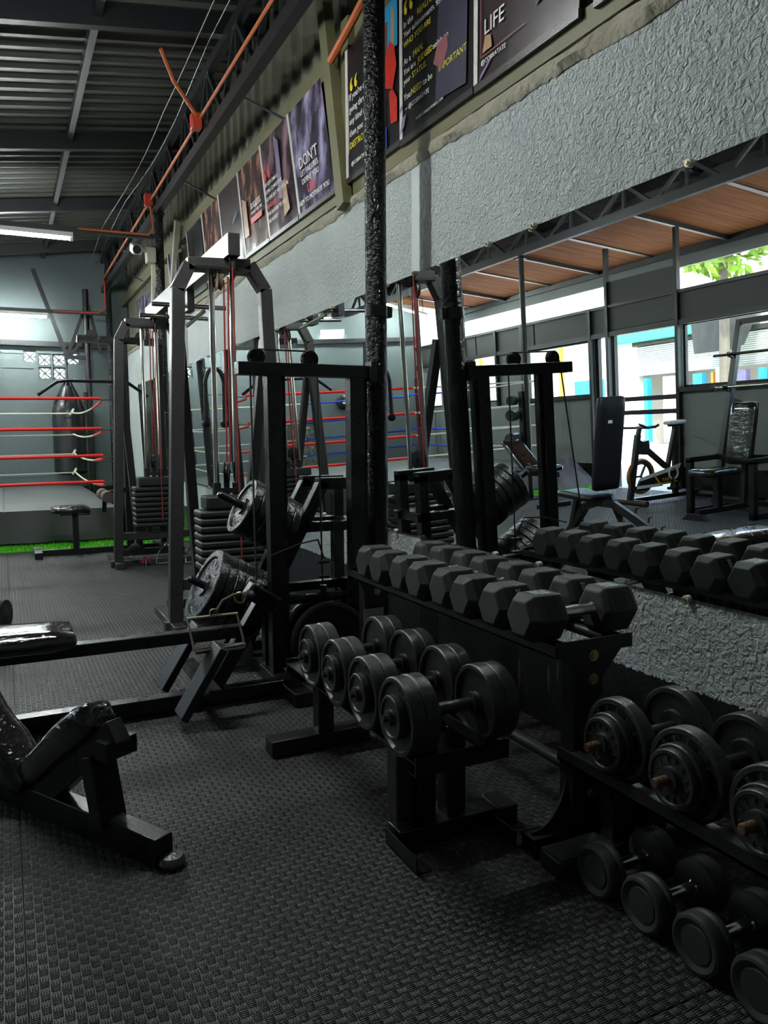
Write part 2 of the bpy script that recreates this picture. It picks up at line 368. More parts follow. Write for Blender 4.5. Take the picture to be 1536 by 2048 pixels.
# corrugated upper wall
wu = struct(MB().bx(D+.10, D+.13, YN, YF, 2.47, 4.3).obj('wall_right_upper', M('wall_backing', (.05, .05, .04), .8)), 'olive corrugated metal upper wall')
def sheet_mesh(L, nr, hgt, mat, name, rib=.03, rw=.06):
    pts = []; p = L/nr
    for i in range(nr):
        a = i*p; pts += [(a, 0), (a+p-rw-.02, 0), (a+p-rw, rib), (a+p-.02, rib)]
    pts.append((L, 0)); v = []; f = []
    for y, x in pts: v += [(-x, y, 0), (-x, y, hgt)]
    for i in range(len(pts)-1): f.append((2*i, 2*i+2, 2*i+3, 2*i+1))
    return MB().add(v, f).mesh(name, mat, 20)
sm = sheet_mesh(.88, 4, 1.85, SHEET, 'metal_sheet', .028, .055)
y = YN
while y < YF-.05:
    o = link('metal_sheet', sm, wu); o.location = (D+.095, y, 2.45); y += .88
    if y+.88 > YF+.05: break
# painted wooden rails and brace behind the posters
struct(MB().bx(D-.005, D+.07, YN, 4.2, 2.50, 2.585).obj('trim_2', OLIVE), 'olive wooden rail under the posters')
struct(MB().bx(D-.005, D+.07, 4.36, YF, 2.51, 2.60).obj('trim_3', OLIVE), 'olive wooden rail under the far posters')
struct(MB().bx(D+.015, D+.08, 4.55, YF, 3.30, 3.45).obj('trim_4', OLIVE), 'olive wooden rail along the poster tops')
struct(MB().bx(D+.015, D+.08, YN, 4.2, 3.28, 3.44).obj('trim_5', OLIVE), 'olive wooden rail above the near posters')
mb = MB(); mb.beam((D-.03, 4.26, 2.45), (D-.03, 4.62, 4.05), .10, .06, (1, 0, 0)); mb.beam((D+.02, 4.30, 2.45), (D+.02, 4.30, 3.5), .10, .05, (1, 0, 0))
struct(mb.obj('trim_6', OLIVE), 'slanting olive timber brace between the posters')
for i, (ya, yb) in enumerate(((9.5, 8.9), (10.6, 10.4))):
    struct(MB().beam((D-.03, ya, 2.45), (D-.03, yb, 3.5), .08, .05, (1, 0, 0)).obj('trim_%d' % (7+i), M('pale_timber%d' % i, (.42, .40, .30), .7, var=.2)), 'pale slanting timber prop on the upper wall')

# ------------------------------------------------------------------ far wall with breeze blocks
bw = .215
cells = [(.36, 2.34), (.575, 2.30), (.79, 2.30), (1.005, 2.33), (.575, 2.085), (.79, 2.085)]
holes = [(x, x+bw-.02, z, z+bw-.02) for x, z in cells]
wf = struct(holed(MB(), XL-.1, D+.16, -.05, 4.2, YF, YF+.14, holes, True).obj('wall_far', FAR), 'grey plastered end wall with flower breeze blocks')
MB().bx(XL, D, YF-.012, YF, 0, .34).obj('painted_band', BLACK, wf)
MB().bx(XL, D, YF-.10, YF, 2.60, 2.68).obj('steel_rail', RAFT, wf)
for a, b_, z0, z1 in ((.02, .34, 1.78, 1.80), (.03, .05, 1.8, 2.5), (.03, .36, 2.48, 2.5), (.2, .215, 2.26, 2.5), (.05, .5, 2.25, 2.265)):
    MB().bx(a, b_, YF-.012, YF, z0, z1).obj('block_joint', FAR, wf)
def block_mesh():
    mb = MB(); s_ = bw-.02; t = .018
    for a in ((0, s_, 0, t), (0, s_, s_-t, s_), (0, t, 0, s_), (s_-t, s_, 0, s_)): mb.bx(a[0], a[1], 0, .09, a[2], a[3])
    c = s_/2
    for k in range(4):
        a = PI/4+k*PI/2
        mb.beam((c+.02*math.cos(a), .045, c+.02*math.sin(a)), (c+.125*math.cos(a), .045, c+.125*math.sin(a)), .09, .018, (math.cos(a+PI/2), 0, math.sin(a+PI/2)))
        a = k*PI/2; mb.beam((c+.05*math.cos(a), .045, c+.05*math.sin(a)), (c+.095*math.cos(a), .045, c+.095*math.sin(a)), .09, .014, (math.cos(a+PI/2), 0, math.sin(a+PI/2)))
    mb.cyl((c, 0, c), (c, .09, c), .028, n=10); return mb.mesh('breeze_block', FAR)
bm_ = block_mesh()
for x, z in cells: o = link('breeze_block', bm_, wf); o.location = (x, YF+.02, z)

# ------------------------------------------------------------------ near wall
struct(MB().bx(XL-.1, D+.16, YN-.14, YN, -.05, 4.2).obj('wall_near', FACADE), 'plain grey end wall')

# ------------------------------------------------------------------ street front
op = [(7.13, 8.65, -.04, 2.12), (3.6, 7.08, 1.30, 2.08), (8.72, 10.25, 1.28, 2.06), (11.06, 11.86, 1.30, 2.10), (12.94, 13.4, 1.28, 2.10)]
wlft = struct(holed(MB(), YN, YF, -.05, 2.48, XL-.1, XL, op).obj('wall_left', FACADE), 'grey street front wall with window and door openings')
for a, b_ in ((YN, 7.1), (8.68, YF)):
    MB().bx(XL, XL+.012, a, b_, 0, .32).obj('painted_band', BLACK, wlft)
for a, b_ in ((YN, 1.3), (1.34, 3.9), (3.94, 7.08), (8.35, 9.95), (9.99, 11.6), (11.64, YF)):
    MB().bx(XL, XL+.02, a, b_, 2.10, 2.455).obj('header_panel', FACADED, wlft)
MB().bx(XL, XL+.025, 7.17, 8.31, 2.14, 2.78).obj('header_panel', FACADED, wlft)
MB().bx(XL-.06, XL, 7.17, 8.31, 2.48, 2.78).obj('header_panel', FACADED, wlft); MB().bx(-4.92, -4.86, YN, YF, 2.93, 3.14).obj('eave_fascia', FACADE, wlft)
MB().bx(XL-.1, XL, YN, 3.6, 2.48, 3.2).obj('near_panel', FACADED, wlft)
for yy in (3.6, 7.11, 8.33, 8.68, 10.28, 11.0, 12.0): MB().bx(XL, XL+.06, yy-.025, yy+.025, 0 if yy in (7.11, 8.68) else 1.2, 3.22 if yy in (7.11, 8.33, 12.0, 3.6) else 2.46).obj('steel_post', RAFT, wlft)
for a, b_ in ((YN, 7.1), (8.7, 10.28)): MB().bx(XL, XL+.06, a, b_, 1.25, 1.305).obj('window_sill', RAFT, wlft)
MB().bx(XL, XL+.05, YN, YF, 2.06, 2.12).obj('lintel_bar', RAFT, wlft)
MB().bx(XL, XL+.05, YN, YF, 2.44, 2.48).obj('lintel_bar', RAFT, wlft)
for i, (a, b_, c, d) in enumerate(op[1:5]):
    mb = MB()
    for q in ((a, b_, c, c+.03), (a, b_, d-.03, d), (a, a+.03, c, d), (b_-.03, b_, c, d)): mb.bx(XL-.07, XL-.03, q[0], q[1], q[2], q[3])
    if b_-a > 1.6:
        m_ = (a+b_)/2; mb.bx(XL-.07, XL-.03, m_-.015, m_+.015, c, d)
    wo = struct(mb.obj('window_%d' % (i+1), RAFT)); MB().bx(XL-.053, XL-.047, a+.02, b_-.02, c+.02, d-.02).obj('pane', GLASS, wo)
mb = MB()
for q in ((7.13, 8.65, 2.06, 2.12), (7.13, 7.19, 0, 2.12), (8.59, 8.65, 0, 2.12), (8.27, 8.33, 0, 2.06)): mb.bx(XL-.08, XL-.02, *q)
dr = struct(mb.obj('door_1', RAFT), 'black steel framed glass street door')
for z in (1.20, 1.02): MB().bx(XL-.07, XL-.03, 7.19, 8.27, z-.03, z+.03).obj('door_rail', RAFT, dr)
MB().bx(XL-.053, XL-.047, 7.19, 8.27, 1.23, 2.06).obj('pane', GLASS, dr); MB().bx(XL-.053, XL-.047, 8.33, 8.59, 1.2, 2.06).obj('pane', GLASS, dr)

# ------------------------------------------------------------------ roof
ce = struct(MB().add([(-5.0, YN-.2, roofz(-5)+.24), (D+.2, YN-.2, roofz(D+.2)+.24), (D+.2, YF+.2, roofz(D+.2)+.24), (-5.0, YF+.2, roofz(-5)+.24)], [(0, 1, 2, 3)]).obj('ceiling', ROOF), 'sloping corrugated metal roof on black rafters')
pts = []; p_ = .19; L = .95
for i in range(5): a = i*p_; pts += [(a, .03), (a+p_-.075, .03), (a+p_-.055, 0), (a+p_-.02, 0)]
pts.append((L, .03)); v_ = []; f_ = []
xs_ = [-2.95, D+.15]
for yv, zv in pts: v_ += [(xs_[0], yv, roofz(xs_[0])+.15+zv), (xs_[1], yv, roofz(xs_[1])+.15+zv)]
for i in range(len(pts)-1): f_.append((2*i, 2*i+1, 2*i+3, 2*i+2))
rm = MB().add(v_, f_).mesh('roof_sheet', ROOF, 20)
for k in range(17):
    o = link('roof_sheet', rm, ce); o.location = (0, YN-.1+.95*k, 0)
for yv in (-1.2, 1.1, 3.5, 5.9, 8.42, 10.7, 13.1):
    MB().beam((-4.9, yv, roofz(-4.9)+.07), (D+.1, yv, roofz(D+.1)+.07), .07, .15).obj('rafter', RAFT, ce)
for xv in (.72, -.5, -1.7): MB().beam((xv, YN, roofz(xv)+.10), (xv, YF, roofz(xv)+.10), .05, .10).obj('purlin', RAFT, ce)
# brown boarded soffit on the street side
k = 0; yv = YN
while yv < YF-.1:
    wv = .185+.03*math.sin(k*1.7)
    MB().beam((-2.95, yv+wv/2, roofz(-2.95)+.02), (-4.9, yv+wv/2, roofz(-4.9)+.02), wv-.006, .02).obj('soffit_board', PLANK, ce); yv += wv; k += 1
for xv in (-2.95, -4.82): MB().beam((xv, YN, roofz(xv)-.03), (xv, YF, roofz(xv)-.03), .06, .08).obj('purlin', RAFT, ce)
for yv in (2.2, 4.7, 7.15, 9.5, 12.0): MB().beam((-2.95, yv, roofz(-2.95)-.02), (-4.9, yv, roofz(-4.9)-.02), .05, .05).obj('soffit_batten', RAFT, ce)

def truss(name, x, z0, z1, label, lat=.0):
    t = thing(name, label, 'truss', (x, 6, z0))
    o = (x, 6, z0)
    MB(o).bx(x-.035, x+.035, YN, YF-.02, z0-.045, z0+.045).obj('bottom_chord', RAFT, t)
    MB(o).bx(x-.03, x+.03, YN, YF-.02, z1-.04, z1+.04).obj('top_chord', RAFT, t)
    yv = YN+.05; up = True
    while yv < YF-.5:
        a, b_ = (z0, z1) if up else (z1, z0)
        MB(o).beam((x, yv, a), (x, yv+.42, b_), .035, .035, (1, 0, 0)).obj('web', RAFT, t)
        if up: MB(o).beam((x, yv+.42, z0), (x, yv+.42, z1), .03, .03, (1, 0, 0)).obj('web', RAFT, t)
        yv += .42; up = not up
    return t
truss('roof_truss', 1.61, 3.55, 4.02, 'black steel roof truss running above the poster wall')
truss('roof_truss', -2.42, 3.13, 3.43, 'black steel roof truss running above the street windows')

# columns
def column(y, label, x=1.61, r=.05, top=3.55, mat=BLACKR):
    c = thing('steel_column', label, 'column', (x, y, 0)); MB().cyl((0, 0, 0), (0, 0, top), r, n=24).obj('pipe', mat, c)
    MB().bx(-.09, .09, -.09, .09, 0, .012).obj('base_plate', BLACK, c); MB().bx(-.06, .06, -.06, .06, top-.06, top-.04).obj('top_plate', BLACK, c); return c
c1 = column(3.37, 'lumpy black pipe column in front of the mirror beside the dumbbell rack')
MB().cyl((0, 0, 1.69), (0, 0, 1.74), .054, n=20).obj('clamp', BLACK, c1); MB().bx(.04, .075, -.02, .02, 1.69, 1.74).obj('clamp_lug', BLACK, c1)
column(8.75, 'black pipe column carrying the security camera', r=.048); column(13.2, 'black pipe column in the far corner by the end wall', r=.048)
column(8.25, 'slim black pipe column with small dumbbell brackets facing the mirror', -2.42, .034, 3.1, BLACKM)

# orange conduit on the truss
t = thing('conduit', 'orange electrical conduit with red junction boxes clipped to the truss', 'conduit', (1.52, 6, 3.62)); o = (1.52, 6, 3.62)
MB(o).tube([(1.52, YN+.02, 3.66), (1.52, 3, 3.64), (1.53, 6, 3.65), (1.525, 9, 3.62), (1.53, 11, 3.62), (1.53, 13.0, 3.60)], .013).obj('pipe', ORANGE, t)
for yv in (6.45, 8.72):
    MB(o).bx(1.465, 1.545, yv-.05, yv+.05, 3.57, 3.69).obj('junction_box', REDBOX, t, .008)
MB(o).tube([(1.50, 6.4, 3.66), (1.30, 6.25, 3.82), (1.18, 6.1, 3.97)], .014).obj('branch_pipe', ORANGE, t)
MB(o).tube([(1.52, 8.72, 3.58), (1.54, 8.71, 3.45), (1.545, 8.70, 3.33), (1.50, 8.737, 3.28), (1.2, 8.738, 3.275), (.8, 8.738, 3.27)], .012).obj('branch_pipe', ORANGE, t)
MB(o).tube([(1.53, 13.0, 3.6), (1.55, 13.09, 3.5), (1.55, 13.098, 3.15), (1.45, 13.098, 3.08), (.8, 13.098, 3.07)], .012).obj('branch_pipe', REDBOX, t)
MB(o).tube([(1.80, 3.5, 3.50), (1.80, 4.05, 3.35), (1.80, 4.35, 3.28)], .022).obj('wall_pipe', ORANGE, t)
for j, xv in enumerate((1.36, 1.47)):
    pts = []
    for i in range(24):
        yv = 3.0+i*.46; pts.append((xv-.03*math.sin(i*.45), yv, roofz(xv)-.10-.05*abs(math.sin(i*.35+j))))
    tag(MB().tube(pts, .0045, 5).obj('ceiling_wire', CABLEB if j else M('pale_wire', (.25, .23, .18), .6)), ('pale thin wire strung under the roof beside the truss', 'black thin wire strung under the roof beside the truss')[j], 'wire')
for yv, za in ((5.6, 3.5), (7.6, 3.5), (10.6, 3.45), (11.8, 3.45)):
    tag(MB().cyl((1.62, yv, 3.53), (1.93, yv-.25, 3.30), .009, n=6).obj('tie_rod', RAFT), 'thin black tie rod from truss to the olive upper wall', 'rod', 'tie rods along the truss')

# ------------------------------------------------------------------ tube lights
def tube_light(p0, p1, label, bar=None, rods=(), name='tube_light'):
    """fluorescent tube between two points, on a bar or hung by rods"""
    p0, p1 = Vector(p0), Vector(p1); o = (p0+p1)/2; t = thing(name, label, 'lamp', o); d = (p1-p0).normalized(); up = Vector((0, 0, 1))
    if bar: MB(o).beam(bar[0], bar[1], .06, .05).obj('support_bar', RAFT, t)
    for a, b in rods: MB(o).cyl(a, b, .008, n=8).obj('hanger_rod', RAFT, t)
    MB(o).beam(p0+up*.037, p1+up*.037, .06, .045).obj('housing', WHITEP, t)
    MB(o).cyl(p0+d*.03, p1-d*.03, .017, n=12).obj('tube', LAMP, t)
    for q in (p0+d*.015, p1-d*.015): MB(o).bx(q.x-.015, q.x+.015, q.y-.02, q.y+.02, q.z-.022, q.z+.02).obj('end_cap', WHITEP, t)
tube_light((-.47, 8.78, 3.17), (.75, 8.78, 3.17), 'lit tube lamp on the bar of the column with the camera', ((1.575, 8.78, 3.27), (-1.07, 8.78, 3.24)))
tube_light((-.48, 13.14, 2.98), (.72, 13.14, 2.98), 'lit tube lamp on the bar nearest the end wall', ((1.58, 13.14, 3.08), (-1.08, 13.14, 3.05)))
tube_light((-.47, 3.42, 3.20), (.75, 3.42, 3.20), 'lit tube lamp on the bar of the column beside the dumbbell rack', ((1.575, 3.42, 3.30), (-1.07, 3.42, 3.27)), name='tube_light_offscreen')
tube_light((-2.85, 13.1, 3.245), (-3.78, 13.1, 2.995), 'lit tube lamp sloping with the rafter over the far street-side ring corner', rods=(((-2.95, 13.1, 3.27), (-2.95, 13.1, 3.43)), ((-3.7, 13.1, 3.07), (-3.7, 13.1, 3.32))))
tube_light((-1.84, 13.1, 2.975), (-1.39, 13.1, 2.98), 'short lit tube lamp hung under the rafter over the far ring ropes', rods=(((-1.78, 13.1, 3.03), (-1.78, 13.1, 3.60)), ((-1.45, 13.1, 3.03), (-1.45, 13.1, 3.64))))
tube_light((-2.34, 13.765, 2.80), (-1.87, 13.765, 2.795), 'short lit tube lamp fixed to the end wall')

# security camera on the column
t = thing('security_camera', 'cream security camera bracketed to the black column', 'camera', (1.56, 8.75, 3.06)); o = (1.56, 8.75, 3.06)
MB(o).bx(1.46, 1.56, 8.66, 8.78, 2.98, 3.14).obj('junction_box', CREAM, t, .012)
MB(o).cyl((1.47, 8.70, 3.10), (1.36, 8.60, 3.10), .02).obj('arm', CREAM, t)
q = Matrix.Rotation(math.radians(-25), 3, 'X')
MB(o).box((1.33, 8.52, 3.07), (.10, .20, .09), Matrix.Rotation(math.radians(20), 3, 'X')).obj('housing', WHITEP, t, .02, 3)
MB(o).cyl((1.325, 8.425, 3.045), (1.325, 8.41, 3.04), .042, n=18).obj('lens', VINYL, t)

# ------------------------------------------------------------------ posters
PB = [print_mat('print_dark_violet', [(.35, (.008, .006, .010)), (.55, (.022, .014, .028)), (.72, (.06, .045, .085))], 3.5, 1),
      print_mat('print_black', [(.3, (.005, .005, .006)), (.7, (.012, .010, .012))], 3, 2),
      print_mat('print_maroon', [(.35, (.008, .006, .008)), (.6, (.04, .012, .018)), (.75, (.11, .05, .05))], 3.5, 3),
      print_mat('print_violet_smoke', [(.35, (.012, .009, .018)), (.47, (.06, .045, .085)), (.58, (.22, .19, .33)), (.7, (.5, .46, .6))], 5, 4, .22),  # print tones brightened to carry the glow off glossy vinyl
      print_mat('print_dusky_rose', [(.35, (.012, .008, .012)), (.5, (.06, .033, .046)), (.66, (.32, .19, .23))], 4, 5, .22),  # rose print, mid stops raised for the gloss glow
      print_mat('print_ember', [(.36, (.012, .008, .010)), (.5, (.07, .035, .04)), (.6, (.30, .13, .08)), (.72, (.5, .30, .24))], 6, 6, .22)]  # ember print with gloss glow put into its brighter stops
WX = D-.022
def poster(yr, yl, z0, z1, shear, mat, label, wr_=.006, hem=True):
    """yl > yr: the left edge is the one farther down the wall"""
    t = thing('poster', label, 'poster', (WX, yr, z0)); nx, nz = 14, 14; v = []; f = []
    for j in range(nz+1):
        for i in range(nx+1):
            a, b_ = i/nx, j/nz; yv = yl+(yr-yl)*a; zv = z0+(z1-z0)*b_
            d = noise.noise(Vector((yv*5, zv*3, 1.0)))*wr_*(1.3-b_)
            v.append((-abs(d), yv+shear*(zv-z0)-yr, zv-z0))
    for j in range(nz):
        for i in range(nx): k = j*(nx+1)+i; f.append((k, k+1, k+nx+2, k+nx+1))
    me = MB().add(v, f).mesh('print', mat); link('print', me, t)
    h = z1-z0; w_ = yl-yr
    if hem:
        MB().add([(-.006, w_, 0), (-.006, w_-.03, 0), (-.006, w_-.03+shear*h, h), (-.006, w_+shear*h, h), (-.002, w_, 0), (-.002, w_-.03, 0), (-.002, w_-.03+shear*h, h), (-.002, w_+shear*h, h)],
                 [(0, 1, 2, 3), (7, 6, 5, 4), (0, 4, 5, 1), (2, 6, 7, 3), (1, 5, 6, 2), (0, 3, 7, 4)]).obj('hem', HEMW, t)
    MB().bx(-.004, .015, 0, w_, -.03, 0).obj('lower_batten', GUN, t)
    def put(s, x, z, size, mat_, al='LEFT'):
        """x from the left edge, z from the bottom"""
        m = frame((0, -1, 0), (0, 0, 1), (-.006-wr_*1.05, w_-x+shear*z, z)); 
        text(s, size, m, mat_, t, align=al, skew=shear)
    def shape(poly, mat_, name='print_shape', d=.0065):
        MB().add([(-d-wr_*1.05, w_-x+shear*z, z) for x, z in poly], [tuple(range(len(poly)))]).obj(name, mat_, t)
    return t, put, shape
SKINP = M('print_rose_skin', (.30, .10, .11), .4, var=.2); SUITP = M('print_navy_suit', (.035, .032, .06), .4, var=.4, vs=12)
SKYP = M('print_sky_blue', (.02, .30, .60), .4); SANDP = M('print_sand', (.45, .27, .10), .4, var=.3); BROWNP = M('print_brown', (.15, .06, .05), .4, var=.3)
REDP = M('print_scarlet', (.55, .02, .01), .4, var=.35, vs=10); COBALT = M('print_cobalt', (.02, .06, .45), .4); LILAC = M('print_lilac', (.20, .16, .28), .4, var=.3); EMB = M('print_tan', (.40, .22, .12), .4, var=.4, vs=15)
# P1 : black half with the quotation, bright picture half
t, put, shape = poster(3.575, 4.24, 2.60, 3.29, 0, PB[1], 'black poster with yellow quotation, its middle hidden behind the pipe column', .002)
put('\u201c', .06, .32, .28, TEXTY); put("If you're a MAN", .06, .40, .05, TEXTW); put('going through', .06, .335, .05, TEXTW); put('any kind of B', .06, .27, .05, TEXTW); put('then you are', .06, .205, .05, TEXTW); put('DESTROYED', .06, .14, .05, TEXTY); put('@COBRATATE', .08, .045, .03, TEXTW)
shape([(.045, .12), (.050, .12), (.050, .44), (.045, .44)], TEXTW)
shape([(.42, .45), (.655, .45), (.655, .68), (.42, .68)], SKYP); shape([(.43, .36), (.53, .36), (.55, .60), (.46, .63)], BROWNP, d=.007); shape([(.57, .3), (.62, .3), (.62, .62), (.59, .66)], SANDP, d=.007)
shape([(.50, .30), (.60, .26), (.645, .36), (.62, .46), (.57, .50), (.52, .44)], REDP, d=.0075); shape([(.58, .10), (.65, .09), (.65, .20), (.60, .26), (.56, .26)], REDP, d=.0075)
shape([(.42, .28), (.48, .26), (.48, .36), (.42, .38)], TEXTY, d=.0075); shape([(.42, 0), (.53, 0), (.53, .10), (.42, .12)], COBALT, d=.007); shape([(.42, .12), (.50, .12), (.50, .26), (.42, .26)], LILAC, d=.007)
# P2
t, put, shape = poster(2.905, 3.57, 2.59, 3.28, 0, PB[1], 'black poster with yellow and white quotation beside seated dark figure', .002)
shape([(.36, .05), (.62, .03), (.63, .40), (.58, .66), (.42, .68), (.38, .40)], SUITP); shape([(.34, .22), (.42, .17), (.47, .24), (.46, .30), (.38, .29)], SKINP, d=.007)
put('\u201c', .045, .44, .26, TEXTY)
def rich(put, x, z, size, segs):
    for s, m_ in segs: put(s, x, z, size, m_); x += len(s)*size*.50
W_, Y_ = TEXTW, TEXTY
rich(put, .05, .50, .042, [('In the', W_), (' REALM', Y_), (' of a', W_), (' MAN.', Y_)]); put('Your achievements, 95% of all', .05, .455, .038, W_); put('WHO YOU ARE', .05, .41, .038, Y_)
rich(put, .05, .33, .042, [('As a', W_), (' MAN.', Y_)]); rich(put, .05, .285, .038, [('You are', W_), (' JUDGED', Y_), ('  solely on', W_)]); rich(put, .05, .24, .038, [('your', W_), (' STATUS.', Y_)])
rich(put, .05, .165, .042, [('You', W_), (' NEED', Y_), ('  to be', W_), ('  IMPORTANT', Y_)]); put('\u2014 @COBRATATE', .06, .115, .03, W_); put('MONEY | SKILLS | FITNESS | GYM', .17, .035, .018, W_)
shape([(.01, .02), (.055, .05), (.07, .10), (.03, .09)], LILAC); shape([(.0, .12), (.04, .145), (.04, .16), (.0, .135)], LILAC)
# P3, P4
t, put, shape = poster(2.235, 2.895, 2.585, 3.28, 0, PB[2], 'maroon poster with framed white word above the bare stucco', .002)
put('LIFE', .08, .165, .085, TEXTW); put('@COBRATATE', .06, .055, .026, TEXTW)
shape([(.055, .085), (.36, .085), (.36, .089), (.055, .089)], SKINP); shape([(.055, .085), (.059, .085), (.059, .40), (.055, .40)], SKINP); shape([(.07, .10), (.14, .10), (.13, .15), (.09, .16)], EMB)
shape([(.05, .0), (.13, .05), (.13, .065), (.05, .015)], LILAC); shape([(.42, .12), (.56, .15), (.56, .24), (.45, .25)], SUITP); shape([(.60, .06), (.64, .06), (.63, .14), (.61, .15)], SKINP)
poster(1.50, 2.16, 2.58, 3.28, 0, PB[1], 'dark poster at the near end of the poster row', .002)
# far row, hung slightly skewed
sh = .30
t, put, shape = poster(4.42, 5.04, 2.60, 3.31, sh, PB[3], 'violet poster with bold white motto and one red word', .009)
put('\u201c', .30, .20, .16, TEXTW, 'CENTER'); put("DON'T", .30, .27, .105, TEXTW, 'CENTER'); put('LET FAILURES', .30, .215, .052, TEXTW, 'CENTER'); put('DEFINE YOU', .30, .16, .052, TEXTW, 'CENTER'); put('USE', .30, .085, .085, TEXTR, 'CENTER'); put('THEM TO MOTIVATE YOU', .31, .035, .046, TEXTW, 'CENTER')
t, put, shape = poster(5.055, 5.68, 2.60, 3.31, sh, PB[4], 'dark rose poster with large red quotation mark and white lines', .009)
put('\u201c', .04, .22, .42, TEXTR); z = .36
for s_, m_ in (('LIFE OF A MAN IS', W_), ('ULTRA COMPETITIVE', W_), ('NO ONE BUT YOU WILL BE', W_), ('HONOURED', TEXTR), ('YOU ANSWER TO YOU', W_), ('THE WORST', W_)):
    put(s_, .05, z, .040, m_); z -= .055
shape([(.34, .20), (.42, .18), (.44, .60), (.36, .66)], LILAC); shape([(.40, .05), (.52, .08), (.50, .30), (.42, .30)], EMB)
t, put, shape = poster(5.695, 6.31, 2.60, 3.30, sh, PB[5], 'ember coloured poster with short white motto and red band', .009)
put('\u201c', .40, .22, .16, TEXTW); put('SUCCESS', .30, .30, .065, TEXTW); put('IS NOT FOR THE', .31, .255, .036, TEXTW); shape([(.28, .19), (.56, .19), (.56, .235), (.28, .235)], TEXTR); shape([(.08, .12), (.20, .12), (.20, .40), (.10, .44)], EMB)
t, put, shape = poster(6.32, 6.95, 2.60, 3.30, sh, PB[2], 'dark maroon poster with small blue bars and white lines', .009)
put('VERSUS', .12, .22, .06, TEXTW); put('THE WORLD', .12, .165, .055, TEXTW); shape([(.42, .32), (.56, .38), (.56, .395), (.42, .335)], SKYP); shape([(.20, .02), (.40, .02), (.40, .10), (.20, .10)], TEXTR)
t, put, shape = poster(6.97, 7.6, 2.60, 3.29, sh, PB[5], 'dark ember poster beside the maroon one with blue bars', .009); put('KINGS', .2, .14, .07, TEXTW)
poster(7.65, 8.3, 2.60, 3.28, sh, PB[1], 'plain black poster behind the cable machine beam', .016)
poster(8.9, 9.35, 2.6, 3.26, sh, PB[3], 'pale violet poster right behind the column with the camera', .02)
for i, (a, b_) in enumerate(((9.7, 10.3), (10.35, 11.0), (11.05, 11.8))):
    poster(a, b_, 2.52, 3.0+.05*i, .1, PB[3], ['sagging pale violet poster beside the pale timber prop', 'crumpled pale violet poster between two sagging ones', 'crumpled pale violet poster nearest the end wall'][i], .05, False)

# ------------------------------------------------------------------ mirror panels, tipped 2 degrees into the room
jo = [-.5, .55, 1.55, 2.585, 3.52, 4.55, 5.6, 6.65, 7.7, 8.75, 9.8, 10.85, 11.9]
tilt = math.radians(2.0)
for a, b_ in zip(jo, jo[1:]):
    nm = {-.5: 'last wall mirror panel at the near end of the row', .55: 'wall mirror panel above the corner stand of large plate dumbbells', 1.55: 'wall mirror panel behind the bolted end of the hex rack', 2.585: 'wall mirror panel behind the far half of the hex rack', 3.52: 'wall mirror panel behind the pipe column and plate tree',
          4.55: 'wall mirror panel behind the near cable tower', 5.6: 'wall mirror panel just past the near cable tower', 6.65: 'wall mirror panel behind the ring-side cable tower', 7.7: 'wall mirror panel behind the lat pulldown', 8.75: 'wall mirror panel behind the column with the camera', 9.8: 'wall mirror panel beside the near half of the ring', 10.85: 'last wall mirror panel beside the far half of the ring'}[a]
    t = thing('wall_mirror', nm, 'mirror', (D-.008, (a+b_)/2, .63), group='frameless mirror panels along the wall')
    t.rotation_euler = (0, -tilt, 0); w2 = (b_-a)/2
    MB().bx(-.003, .003, -w2, w2, 0, 1.275).obj('glass', MIRROR, t)
    for yv in (-w2+.15, w2-.15):
        for zv in (-.002, 1.277):
            MB().cyl((-.012, yv, zv), (.045 if zv > .5 else .01, yv, zv), .012, n=12).obj('clip', CREAM, t)
            MB().cyl((-.018, yv, zv), (-.010, yv, zv), .006, n=8).obj('screw', GOLD, COL.objects[-1])

# ------------------------------------------------------------------ weight plates
def plate_prof(r, t, hub=.25, rim=.14):
    """outline of a cast plate: thick rim, dished web, raised hub"""
    a, b_ = r*(1-rim), r*hub; d = t*.22
    return [(d, .012), (0, b_*.8), (0, b_), (d, b_*1.08), (d, a*.96), (0, a), (0, r*.97), (t*.1, r), (t*.9, r), (t, r*.97), (t, a), (t-d, a*.96), (t-d, b_*1.08), (t, b_), (t, b_*.8), (t-d, .012)]
def emboss(mb, c, ax, r, n, s, a0=0, span=2*PI):
    c, d = Vector(c), Vector(ax).normalized(); x = d.orthogonal().normalized(); y = d.cross(x)
    for i in range(n):
        a = a0+span*i/n; p = c+x*r*math.cos(a)+y*r*math.sin(a); t_ = -x*math.sin(a)+y*math.cos(a); rr = t_.cross(d)
        mb.box(p, (s*.35, s, .003), Matrix((t_, rr, d)).transposed())
        if i % 2: mb.box(p+rr*s*.35, (s*.7, s*.25, .003), Matrix((t_, rr, d)).transposed())
    return mb

# ------------------------------------------------------------------ hex dumbbells and their rack
def hex_mesh():
    R = .0738
    for sgn in (-1, 1):
        v = []; f = []; secs = [(.19, .74), (.166, 1.0), (.078, 1.0), (.064, .80)]
        for x, k in secs: v += [(sgn*x, R*k*math.cos(PI*i/3), .0645+R*k*math.sin(PI*i/3)) for i in range(6)]
        for k in range(3): f += [(k*6+i, k*6+(i+1) % 6, k*6+6+(i+1) % 6, k*6+6+i) for i in range(6)]
        f += [tuple(range(6)), tuple(range(18, 24))]
        yield MB().add(v, f).mesh('head', RUBBER, 20)
heads = list(hex_mesh())
LBL = M('label_recess', (.008, .008, .009), .5); LTXT = M('cream_label_print', (.62, .60, .48), .5)
hx = thing('hex_dumbbell', 'x', 'dumbbell', (1.425, 1.705, .5715), group='hex dumbbells on the rack')
for h_ in heads: link('head', h_, hx, .004, 2)
